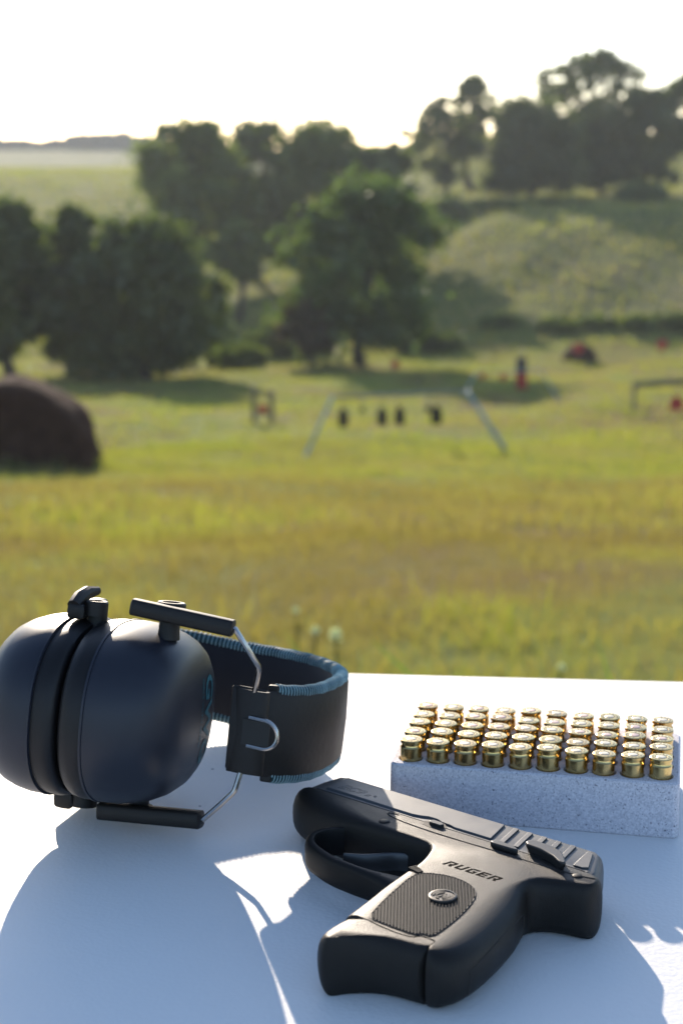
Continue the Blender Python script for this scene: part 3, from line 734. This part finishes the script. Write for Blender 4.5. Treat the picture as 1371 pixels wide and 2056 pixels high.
# slide: main body, raised front flat, ribs
sl_ = [((-100.5, 33.4), (-110.8, 33.6)), ((-99.4, 37), (-110.8, 38)), ((-98.6, 44), (-110.6, 46)), ((-98.6, 50.4), (-108.6, 53.5)), ((-97.4, 51.3), (-104, 55.5)), ((-60, 51.5), (-60, 56)), ((0, 51.5), (0, 56)), ((24.5, 51.5), (27, 55.6)),
       ((27, 50.3), (30.3, 53)), ((33.4, 37), (38.4, 36.5)), ((33.8, 35), (39.3, 33.8)), ((32.5, 33.4), (38, 33.5)), ((0, 33.4), (0, 33.5)), ((-50, 33.4), (-50, 33.5))]
slide = mm(pillow(sl_, 21.8, .7, ex=.75, ph=(-90, -70, -50, -30, -12, 12, 30, 50, 70, 90))).build('slide', M['slide'], gun, sharp=30, bevel=.0004)
fl = MB()
rings = []
outer = [(-99.5, 33.6), (-99.8, 52), (-15.4, 52), (-12.2, 36.6), (-12, 35.2), (-30.5, 35.2), (-33.2, 36.6), (-37.5, 36.9), (-40.5, 38.2), (-45, 37.9), (-47, 36.9), (-49.5, 33.6)]
inner = [(-98.4, 37.0), (-98.5, 51.4), (-15.7, 51.4), (-12.4, 36.9), (-12.3, 36.2), (-30.2, 36.2), (-33, 37.1), (-37.5, 37.4), (-40.5, 38.7), (-45, 38.5), (-48, 37.2), (-52, 36.5)]
mm(fl.loft([[(x, y, 20.2) for x, y in outer], [(x, y, ZT) for x, y in inner]])).build('slide_flat', M['slide'], slide, sharp=20, bevel=.00025)
lo_ = [(-33, 33.5), (-30.5, 35.3), (33.9, 35.3), (33.4, 33.5)]
mm(MB().prism(lo_, 20, 21.9)).build('slide_rail', M['slide'], slide, sharp=20)
for k in range(5):
    xt = -9.9 + 6.78 * k; xb = xt + 3.0
    poly = [(xt - 1.15, 51.5), (xt + 1.05, 51.5), (xb + 1.05, 36.0), (xb - 1.15, 36.0)]
    mm(MB().prism(poly, 21.5, 22.45)).build('serration', M['slide'], slide, sharp=20, bevel=.00012)
rear = [(24.2, 51.2), (27, 49.8), (32.6, 37.2), (30.5, 35.6), (26.6, 35.6)]
mm(MB().prism(rear, 21.4, 22.45)).build('rear_flat', M['slide'], slide, sharp=20, bevel=.0002)
# ejector notch, pins, groove lines
mm(MB().tube([(x, y, ZT - .05) for x, y in dens([(-55.5, 31.8), (-58.6, 31.6), (-60.0, 30.6), (-58.6, 29.2), (-54, 28.0), (-47, 27.0), (-31, 26.3), (-7, 26.9), (20, 27.4), (34, 28.2), (40, 29.6)], 60)], .33, 6)).build('inlay_seam', M['groove'], gun, sharp=60)
mm(MB().tube([(-101, 33.0, ZT - .3), (-20, 33.0, ZT - .3), (33, 33.0, ZT - .3), (38, 31.6, ZT - 1.2)], .42, 6)).build('slide_seam', M['groove'], gun, sharp=60)
for (x, y, r) in ((-55.8, 22.6, 2.1), (33.4, 27.6, 1.9)):
    mm(MB().lathe([(r, 0), (r, .35), (r - .4, .55)], 20, M=Matrix.Translation((x, y, ZT - .1)))).build('pin', M['polymer_smooth'], gun, sharp=40)
    mm(MB().tube([(x + (r + .15) * math.cos(a), y + (r + .15) * math.sin(a), ZT) for a in np.linspace(0, 6.1, 24)], .2, 5)).build('pin_gap', M['groove'], gun)
notch = [(-43.5, 33.2), (-42, 30.2), (-36, 29.4), (-33.2, 31), (-31.5, 33.4), (-35, 36.2), (-41, 36.0)]
mm(MB().prism(notch, ZT - .4, ZT + .08)).build('takedown_recess', M['groove'], gun)
td = [(-40.5, 33.6), (-39.8, 31.8), (-34.2, 31.6), (-33.2, 33.4), (-35.2, 34.6), (-39.6, 34.8)]
mm(MB().prism(td, ZT - .2, ZT + 1.3)).build('takedown_latch', M['black_steel'], gun, bevel=.0003)
st = [(-8.6, 30.2), (-7.6, 32.6), (-5.6, 33.3), (2.5, 32.0), (4.6, 30.6), (4.6, 29.4), (2, 29.2), (-6.5, 29.2)]
mm(MB().prism(st, ZT - .3, ZT + 2.0)).build('slide_stop', M['black_steel'], gun, bevel=.0006, seg=3)
sf = [(4.6, 35.6), (5.2, 38.2), (7.8, 39.2), (15.5, 38.4), (20.5, 36.6), (24.4, 32.8), (27.6, 28.6), (26.6, 27.4), (24.2, 28.2), (20, 31), (13, 33.2), (6.5, 33.8)]
mm(MB().loft([[(x * .88 + 1.9, y * .88 + 4.1, ZT - .3) for x, y in sf], [(x, y, ZT + 2.1) for x, y in sf], [(x, y, ZT + 3.6) for x, y in sf]])).build('safety_lever', M['black_steel'], gun, bevel=.0006, seg=3)
# magazine release (ribbed button)
mr = MB()
for k in range(6):
    mr.box((0, 0, 0), (.34, 1.9 - .12 * k, 1.0), Matrix.Translation((-19.4 + k * .95, -6.2 - k * .35, ZT - .4)) @ Matrix.Rotation(R(-20), 4, 'Z'))
mm(mr).build('magazine_release', M['polymer_smooth'], gun, bevel=.0002)
# grip panel
pan = [(-15.4, -11.5), (-13, -7), (-3.7, -3.2), (5.3, -4.2), (11.0, -7.6), (14.6, -13), (17.4, -22), (19.4, -32), (20.4, -41), (20.7, -48.2), (16.0, -48.6), (15.2, -51.0), (2, -51.2), (-6.3, -50.3), (-10.0, -37.4), (-12.7, -25.5)]
pan_s = chaikin(pan, 1)
mm(MB().prism(pan_s, ZT - .5, ZT + .12)).build('grip_panel', M['polymer_smooth'], gun, sharp=30)
gp = [o_ for o_ in gun.children if o_.name.startswith('grip_panel')][0]
mm(MB().tube([(x, y, ZT + .05) for x, y in pan_s], .3, 5, closed=True)).build('panel_groove', M['groove'], gun)
def ridges():
    mb = MB(); d = np.array([.60, -.80]); nrm = np.array([.80, .60]); P = np.array(pan_s)
    sN = P @ nrm; c0 = sN.min()
    off = c0 + .9
    while off < sN.max() - .5:
        xs = []
        for i in range(len(P)):
            a, b = P[i], P[(i + 1) % len(P)]; fa, fb = a @ nrm - off, b @ nrm - off
            if fa * fb < 0: q = a + (b - a) * fa / (fa - fb); xs.append(q @ d)
        xs.sort()
        for s0, s1 in zip(xs[::2], xs[1::2]):
            s0 += .45; s1 -= .45; s = s0
            while s < s1:
                e = min(s + 1.05, s1); V = []
                for t_ in (s, e):
                    for w_, z in ((-.45, ZT + .1), (-.13, ZT + .58), (.13, ZT + .58), (.45, ZT + .1)):
                        sh = .18 if z > ZT + .3 else 0
                        q = d * (t_ + (sh if t_ == s else -sh)) + nrm * (off + w_); V.append((q[0], q[1], z))
                mb.add(V, [(0, 1, 5, 4), (1, 2, 6, 5), (2, 3, 7, 6), (0, 3, 2, 1), (4, 5, 6, 7)]); s += 1.25
        off += 1.18
    return mb
mm(ridges()).build('checkering', M['polymer_smooth'], gp, smooth=False, kind='stuff')
# round emblem: disc, raised rim, stylised bird of curved feathers
EC = Matrix.Translation((5.1, -20.4, ZT))
mm(MB().lathe([(5.3, -.2), (5.3, .9), (5.0, 1.15), (4.5, 1.15), (4.3, .85), (.01, .85)], 40, True, False, M=EC)).build('emblem', M['emblem'], gp, sharp=40)
em = [o_ for o_ in gp.children if o_.name.startswith('emblem')][0]
def feather(pts, w0):
    mb = MB(); D = dens(pts, 14); V = []; F = []
    rings = []
    for i, p in enumerate(D):
        q = D[min(i + 1, 13)] - D[max(i - 1, 0)]; nn = np.array([-q[1], q[0]]) / (np.linalg.norm(q) + 1e-9); w_ = w0 * math.sin(math.pi * (.12 + .86 * i / 13)) + .05
        a, b = p + nn * w_, p - nn * w_
        rings.append([EC @ Vector((*a, .84)), EC @ Vector((*a, 1.12)), EC @ Vector((*b, 1.12)), EC @ Vector((*b, .84))])
    return mb.loft(rings)
ft = MB()
ANG = R(39.4)
def rot(P): return [(x * math.cos(ANG) - y * math.sin(ANG), x * math.sin(ANG) + y * math.cos(ANG)) for x, y in P]
for pts, w_ in (([(-3.6, .3), (-3.1, 2.1), (-1.2, 3.4), (1, 3.3)], .55), ([(-2.4, .2), (-2.0, 1.5), (-.6, 2.2), (.8, 2.0)], .42), ([(3.7, .6), (3.4, -1.6), (1.8, -3.1), (-.4, -3.5)], .5), ([(2.6, .9), (2.4, -.8), (1.2, -2), (-.5, -2.3)], .4),
                ([(-.4, -1.6), (.9, -.7), (.7, .6), (1.6, 1.4)], .5), ([(-1.6, -2.4), (-2.4, -1.2), (-1.0, -.3), (.0, .5)], .4)):
    f_ = feather(rot(pts), w_); ft.add(f_.V, f_.F)
mm(ft).build('bird_relief', M['groove'], em, sharp=40)
# maker's lettering on the frame: block capitals R U G E R, slanted
def block(ch):
    if ch == 'R': return [[(0, 0), (1.25, 0), (1.25, 4.4), (0, 4.4)], [(1.25, 3.3), (3.6, 3.3), (4.1, 3.8), (3.8, 4.4), (1.25, 4.4)], [(2.9, 2.4), (4.15, 2.4), (4.15, 3.75), (2.9, 3.3)], [(1.8, 1.4), (3.9, 1.4), (4.15, 2.4), (1.8, 2.4)], [(2.2, 1.4), (3.6, 1.4), (4.3, 0), (2.9, 0)]]
    if ch == 'U': return [[(0, .7), (1.25, 1.1), (1.25, 4.4), (0, 4.4)], [(0, .7), (.7, 0), (3.5, 0), (4.2, .7), (2.95, 1.1), (1.25, 1.1)], [(2.95, 1.1), (4.2, .7), (4.2, 4.4), (2.95, 4.4)]]
    if ch == 'G': return [[(0, .7), (1.25, 1.1), (1.25, 3.3), (0, 3.7)], [(0, .7), (.7, 0), (4.2, 0), (4.2, 1.1), (1.25, 1.1)], [(0, 3.7), (1.25, 3.3), (4.2, 3.3), (4.2, 4.4), (.7, 4.4)], [(2.95, 1.1), (4.2, 1.1), (4.2, 2.5), (2.95, 2.5)], [(2.1, 1.75), (2.95, 1.75), (2.95, 2.5), (2.1, 2.5)]]
    return [[(0, 0), (1.25, 0), (1.25, 4.4), (0, 4.4)], [(1.25, 0), (4.1, 0), (4.1, 1.05), (1.25, 1.05)], [(1.25, 1.7), (3.7, 1.7), (3.7, 2.7), (1.25, 2.7)], [(1.25, 3.35), (4.1, 3.35), (4.1, 4.4), (1.25, 4.4)]]
for k, ch in enumerate('RUGER'):
    lb = MB()
    for poly in block(ch):
        lb.prism([(-12.9 + 5.15 * k + x + .28 * y, 3.7 + y) for x, y in poly], ZT - .1, ZT + .025)
    mm(lb).build('letter', M['letter'], gun, smooth=False)
def text_mesh(s, size, offset=0, outline=0):
    cu = bpy.data.curves.new('text', 'FONT'); cu.body = s; cu.size = size; cu.offset = offset; cu.resolution_u = 3
    if outline:
        cu.fill_mode = 'NONE'; cu.bevel_depth = outline; cu.bevel_resolution = 0
    o = bpy.data.objects.new('text', cu); COL.objects.link(o); bpy.context.view_layer.update()
    me = bpy.data.meshes.new_from_object(o.evaluated_get(bpy.context.evaluated_depsgraph_get())); bpy.data.objects.remove(o)
    return me
def place_text(me, name, matl, parent, fn):
    for v in me.vertices: v.co = fn(v.co)
    me.materials.clear(); return link(name, me, matl, parent, smooth=False)
me = text_mesh('EC9', 6.4, .08, .085)
place_text(me, 'model_lettering', M['outline'], slide, lambda c: Vector((-95.0 + c.x * 1.18 + .35 * c.y, 39.7 + c.y * 1.0 - .012 * c.x, ZT + c.z * .4)) * .001)
me = text_mesh('s', 4.6, .05, .075)
place_text(me, 'model_lettering', M['outline'], slide, lambda c: Vector((-80.3 + c.x * 1.3 + .35 * c.y, 39.6 + c.y, ZT + c.z * .4)) * .001)
mm(MB().tube([(-75.6 + .6 * math.cos(a), 41.6 + .6 * math.sin(a), ZT) for a in np.linspace(0, 6.283, 12)[:-1]], .1, 4, closed=True)).build('registered_mark', M['outline'], slide)
# backstrap insert: a thin seam round it, following the rounded back of the grip
def fsurf(k, d, ex=.72):
    q = chaikin([(a[0], a[1], b[0], b[1]) for a, b in frame], 1); i = int(k) % len(q); f = k - int(k); t = np.array(q[i]) * (1 - f) + np.array(q[(i + 1) % len(q)]) * f
    c = math.cos(R(d)) ** ex; s_ = math.copysign(abs(math.sin(R(d))) ** ex, d)
    return (t[0] + (t[2] - t[0]) * c, t[1] + (t[3] - t[1]) * c, ZT / 2 + ZT / 2 * s_)
seam = [fsurf(58.2, d) for d in np.linspace(-30, 8, 8)] + [fsurf(k, 8 + 14 * math.sin(math.pi * (k - 58.2) / 8)) for k in np.linspace(58.4, 65.6, 22)] + [fsurf(66, d) for d in np.linspace(8, -30, 8)]
mm(MB().tube(seam, .2, 5)).build('backstrap_seam', M['groove'], gun)
# ------------------------------------------------------------------ ear muffs
n_ = Vector((.097, .173, 1)).normalized(); a_ = Vector((math.cos(R(12.5)), -math.sin(R(12.5)), 0)); a_ = (a_ - n_ * a_.dot(n_)).normalized(); b_ = n_.cross(a_)
CC = Vector((-.0975, .6915, TABLE_Z + .0525))
EM = Matrix(((a_.x, b_.x, n_.x, CC.x), (a_.y, b_.y, n_.y, CC.y), (a_.z, b_.z, n_.z, CC.z), (0, 0, 0, 1))); EMI = EM.inverted()
muff = empty('ear_muffs', mat=EM, label='dark navy folding ear muffs with a black padded headband lying on the table', cat='ear muffs')
SV, SW, PE = .0488, .0392, 2.4
def sring(u, s, n=64, dv=0, sv=SV, sw=SW, pe=PE):
    P = []
    for k in range(n):
        a = 2 * math.pi * k / n; c, d = math.cos(a), math.sin(a)
        P.append((u, dv + math.copysign(abs(c) ** (2 / pe), c) * sv * s, math.copysign(abs(d) ** (2 / pe), d) * sw * s))
    return P
PROF = [(u * .88, k) for u, k in [(0, 1.0), (.004, 1.005), (.010, 1.0), (.017, .975), (.024, .93), (.030, .865), (.0345, .78), (.0375, .68), (.0393, .56), (.0402, .42), (.0408, .25), (.0410, .08)]]
def cup(sg, u0, dk=1.0):
    s = lambda u: u0 + sg * u * (dk if u > 0 else 1)
    sh = MB().loft([sring(s(u), k) for u, k in PROF]).build('cup_shell', M['cup'], muff, sharp=60)
    MB().loft([sring(s(-.0004), .985), sring(s(-.0001), 1.012), sring(s(.0009), 1.012), sring(s(.0012), .99)], True, True).build('seam_rim', M['wire'] if False else M['cup'], sh, sharp=40)
    MB().loft([sring(s(-.0106), .90), sring(s(-.0102), .955), sring(s(-.0088), .982), sring(s(-.005), 1.0), sring(s(-.0005), .985)]).build('cup_plate', M['cup_dark'], muff, sharp=40)
    cs = MB().loft([sring(s(-.0119), .70), sring(s(-.0118), .80), sring(s(-.0112), .86), sring(s(-.0104), .875), sring(s(-.0092), .87), sring(s(-.0086), .84)]).build('ear_cushion', M['cushion'], muff, sharp=70)
    return sh
near = cup(1, 0.0); far = cup(-1, -.0226, .82)
# yokes -------------------------------------------------------------
def L(p): return EMI @ Vector((p[0], p[1], p[2] + TABLE_Z))
def yoke(u_c, pts, nm):
    pass
def bar(p, q, hw, hh, parent, name='yoke_arm', up=Vector((0, 0, 1))):
    p, q = Vector(p), Vector(q); t = (q - p).normalized(); y = up.cross(t).normalized(); z = t.cross(y); rings = []
    for f, k in ((0, .8), (.012, 1), (.988, 1), (1, .8)):
        c = p.lerp(q, f); ring = []
        for a in range(16):
            an = 2 * math.pi * a / 16; cx = math.copysign(abs(math.cos(an)) ** .45, math.cos(an)); cz = math.copysign(abs(math.sin(an)) ** .45, math.sin(an))
            ring.append(c + y * cx * hw * k + z * cz * hh * k)
        rings.append(ring)
    return MB().loft(rings).build(name, M['arm'], parent, sharp=40)
upL, upR = L((-.0895, .6786, .1030)), L((-.0456, .6719, .0950)); loL, loR = L((-.1070, .6840, .0080)), L((-.0606, .6695, .0095))
brT, brB = L((-.0410, .6810, .0657)), L((-.0441, .6763, .0300))
up = bar(upL, upR, .0042, .0036, muff); lo = bar(loL, loR, .0042, .0038, muff)
def eyelet(arm, c, sgn):
    Mx = Matrix.Translation(c)
    MB().lathe([(.0064, -.0030), (.0064, .0030), (.0058, .0036), (.0042, .0036), (.0040, .0010), (.0010, .0008)], 24, True, True, M=Mx if sgn > 0 else Mx @ Matrix.Rotation(math.pi, 4, 'X')).build('pivot_eye', M['arm'], arm, sharp=40)
    MB().lathe([(.0050, 0), (.0046, .004), (.0044, .012)], 20, M=Matrix.Translation(c - Vector((0, 0, sgn * .0125))) if sgn > 0 else Matrix.Translation(c + Vector((0, 0, .0125))) @ Matrix.Rotation(math.pi, 4, 'X')).build('pivot_post', M['arm'], arm, sharp=40)
dU = (upR - upL).normalized()
eyelet(up, upL + dU * .0145 + Vector((0, .0086, .0006)), 1)
eyelet(lo, loL + (loR - loL).normalized() * .0165 + Vector((0, .006, -.0004)), -1)
# steel wire yoke of the near cup
def pxl(u, v, y):
    r = rayv(u, v); return EMI @ (CAM + r * (y / r.y))
w1 = [upR - dU * .004, upR + dU * .0005, pxl(496, 1301, .6705), pxl(518, 1337, .6735), pxl(519.5, 1346, .6745), pxl(517, 1360, .6765), pxl(511, 1388, .680), pxl(509, 1402, .681)]
MB().tube(w1, .00125, 8).build('yoke_wire', M['wire'], muff)
dL = (loR - loL).normalized()
w2 = [loR - dL * .004, loR + dL * .0005, pxl(440, 1618, .672), pxl(466, 1594, .6735), pxl(471, 1588, .6735), pxl(475, 1577, .674), pxl(484, 1548, .676), pxl(487, 1530, .677)]
MB().tube(w2, .00125, 8).build('yoke_wire', M['wire'], muff)
# far cup yoke: arms run away from the camera
fT, fB = L((-.1110, .690, .0985)), L((-.1235, .7000, .0075))
def farp(p, dx, dy, dz=0): return p + Vector((0, 0, dz)) + (EMI.to_3x3() @ Vector((dx, dy, 0)))
fa = bar(farp(fT, -.004, -.004), farp(fT, .003, .026, -.0050), .0038, .0032, muff); fb = bar(farp(fB, -.002, -.004), farp(fB, .012, .038), .0046, .0038, muff)
MB().lathe([(.0050, -.0030), (.0050, .0028), (.0044, .0034), (.0030, .0034), (.0028, .0014), (.001, .0012)], 24, M=Matrix.Translation(farp(fT, .0046, .001))).build('pivot_eye', M['arm'], fa, sharp=40)
MB().lathe([(.0046, -.012), (.0044, 0)], 20, M=Matrix.Translation(farp(fT, .0046, .006, -.001))).build('pivot_post', M['arm'], fa, sharp=40)
MB().lathe([(.0062, -.0036), (.0062, .0034), (.005, .0040)], 24, M=Matrix.Translation(farp(fB, .0072, .000))).build('pivot_eye', M['arm'], fb, sharp=40)
MB().lathe([(.0058, 0), (.0056, .010)], 20, M=Matrix.Translation(farp(fB, .0072, .004, .002))).build('pivot_post', M['arm'], fb, sharp=40)
# small added rise standing in for sun glare on the far top arm
glarep = [farp(fT, -.0050, -.0030, .0022), farp(fT, -.0035, .002, .0042), farp(fT, -.001, .009, .0050), farp(fT, .003, .014, .0046)]
MB().tube(glarep, [.0030, .0034, .0030, .0018], 10).build('glare_rise', M['arm'], fa)
# headband path (world plan), mid plane follows the muffs' tilt
BP = [(-.0482, .6806), (-.0425, .6800), (-.0330, .6835), (-.0225, .6915), (-.0135, .7015), (-.0070, .7120), (-.0025, .7235), (-.0004, .7370), (-.0030, .7555), (-.0110, .7750), (-.0220, .7890), (-.0340, .7990), (-.0500, .8080), (-.0680, .8130), (-.0900, .8140), (-.1150, .8110), (-.1330, .8030)]
def zmid(x, y): return .0478 - .173 * (y - .679) - .097 * (x + .044)
mids = [L((p[0], p[1], zmid(*p))) for p in dens(BP, 90)]
mids = [Vector((m.x, m.y, m.z - .0032 * math.sin(math.pi * min(1, i / 40)) ** 2 + .0035 * float(sst((i - 66) / 14)))) for i, m in enumerate(mids)]
def band(sel, out, half, t0, t1):
    """sweep of a rounded strip section along the path; t0,t1 = offsets along the outward normal"""
    rings = []
    P = [mids[i] for i in sel]
    for i, p in enumerate(P):
        t = (P[min(i + 1, len(P) - 1)] - P[max(i - 1, 0)]).normalized(); o = t.cross(Vector((0, 0, 1))).normalized()
        k = 1.0
        sec = [(t0, -half + .002), (t0 + .001, -half), (t1 - .001, -half), (t1, -half + .002), (t1 + .0006, 0), (t1, half - .002), (t1 - .001, half), (t0 + .001, half), (t0, half - .002)]
        rings.append([p + o * a + Vector((0, 0, b)) for a, b in sec])
    return MB().loft(rings)
HB = .0190
band_o = band(range(0, 90), 1, HB, 0.0002, .0022).build('headband', M['leather'], muff, sharp=50)
band(range(4, 86), 1, HB - .0012, -.0045, 0.0).build('headband_lining', M['lining'], muff, sharp=50)
# whip stitched teal edges
for sg in (1, -1):
    sel = range(13, 82)
    P = []
    for i in sel:
        t = (mids[min(i + 1, 89)] - mids[max(i - 1, 0)]).normalized(); o = t.cross(Vector((0, 0, 1))).normalized()
        P.append((mids[i] - o * .0012 + Vector((0, 0, sg * (HB - .0002))), o, t))
    ed = MB().tube([p for p, _, _ in P], .0029, 12).build('edge_binding', M['teal_edge'], muff)
    hx = []; N = 1500; turns = 105
    for k in range(N):
        s = k / (N - 1) * (len(P) - 1); i = min(int(s), len(P) - 2); f = s - i
        p = P[i][0].lerp(P[i + 1][0], f); o = P[i][1]; a = 2 * math.pi * turns * k / (N - 1)
        rr = .00298 + .00012 * math.sin(k * .37)
        hx.append(p + o * math.cos(a) * rr + Vector((0, 0, 1)) * math.sin(a) * rr)
    MB().tube(hx, .00034, 5).build('stitching', M['thread'], ed)
    MB().box((0, 0, 0), (.0026, .0020, .0026), Matrix.Translation(P[0][0] - P[0][2] * .001)).build('binding_end', M['arm'], ed, bevel=.0008)
# sleeve at the near end of the band: a flattened tube with the wire inside, and a D ring
def sleeve(i0, i1, sgn):
    c0 = mids[i0]; t = (mids[i1] - mids[i0]).normalized(); o = t.cross(Vector((0, 0, 1))).normalized()
    rings = []
    for z in (-.0182, -.0175, .0175, .0182):
        k = 1 if abs(z) < .0180 else .96
        rings.append([c0 + t * (.0075 + math.copysign(abs(math.cos(2 * math.pi * q / 28)) ** .8, math.cos(2 * math.pi * q / 28)) * .0085 * k) + o * (-.0008 + .0042 * k * math.sin(2 * math.pi * q / 28)) + Vector((0, 0, z)) for q in range(28)])
    inn = []
    for z in (.0182, .0155):
        inn.append([c0 + t * (.0072 + math.cos(2 * math.pi * q / 28) * .0072) + o * (-.0008 + .0031 * math.sin(2 * math.pi * q / 28)) + Vector((0, 0, z)) for q in range(28)])
    s = MB().loft(rings + inn, True, True).build('wire_sleeve', M['leather'], muff, sharp=40)
    return s, c0, t, o
s1, c0, tt, oo = sleeve(0, 5, 1)
s2, c9, t9, o9 = sleeve(89, 84, -1)
base = c0 + tt * .0098 + oo * .0036
dr = []
for k in range(25):
    a = -math.pi / 2 + math.pi * k / 24
    dr.append(base + tt * (.0055 + .0062 * math.cos(a)) + Vector((0, 0, .0062 * math.sin(a) + .0005)) + oo * .0006)
dr = [dr[0] - tt * .007 - oo * .0006] + dr + [dr[-1] - tt * .007 - oo * .0006]
MB().tube(dr, .00095, 8).build('d_ring', M['wire'], s1)
MB().box((0, 0, 0), (.0060, .0005, .0056), Matrix(((tt.x, oo.x, 0, 0), (tt.y, oo.y, 0, 0), (tt.z, oo.z, 1, 0), (0, 0, 0, 1))).copy() if False else Matrix.Translation(base + tt * .002) @ Matrix((( tt.x, oo.x, 0), (tt.y, oo.y, 0), (tt.z, oo.z, 1))).to_4x4()).build('ring_slot', M['groove'], s1)
MB().tube([farp(fT, .003, .025, -.0050), farp(fT, .003, .036, -.010), c9 + Vector((0, 0, .022)) + t9 * .008, c9 + t9 * .008 + Vector((0, 0, .01))], .00125, 8).build('yoke_wire', M['wire'], muff)
MB().tube([farp(fB, .012, .036), farp(fB, .012, .044, .001), c9 + Vector((0, 0, -.022)) + t9 * .008, c9 + t9 * .008 + Vector((0, 0, -.01))], .00125, 8).build('yoke_wire', M['wire'], muff)
# print on the near cup's outer face, following its dome
KU = np.array([k for _, k in PROF])[::-1]; UU = np.array([u for u, _ in PROF])[::-1]
def onface(v, w_, lift=.00025):
    r = (abs(v / SV) ** PE + abs(w_ / SW) ** PE) ** (1 / PE)
    return Vector((float(np.interp(r, KU, UU)) + lift, v, w_))
me = text_mesh('GWG', .0165, .0004)
place_text(me, 'teal_lettering', M['teal_print'], near, lambda c: onface(.0090 + c.y * 1.0, .0185 - c.x * .98))
me = text_mesh('GIRLS WITH GUNS', .0032, .00004)
place_text(me, 'teal_lettering', M['teal_print'], near, lambda c: onface(.0035 + c.y * 1.0, .0175 - c.x * 1.15))
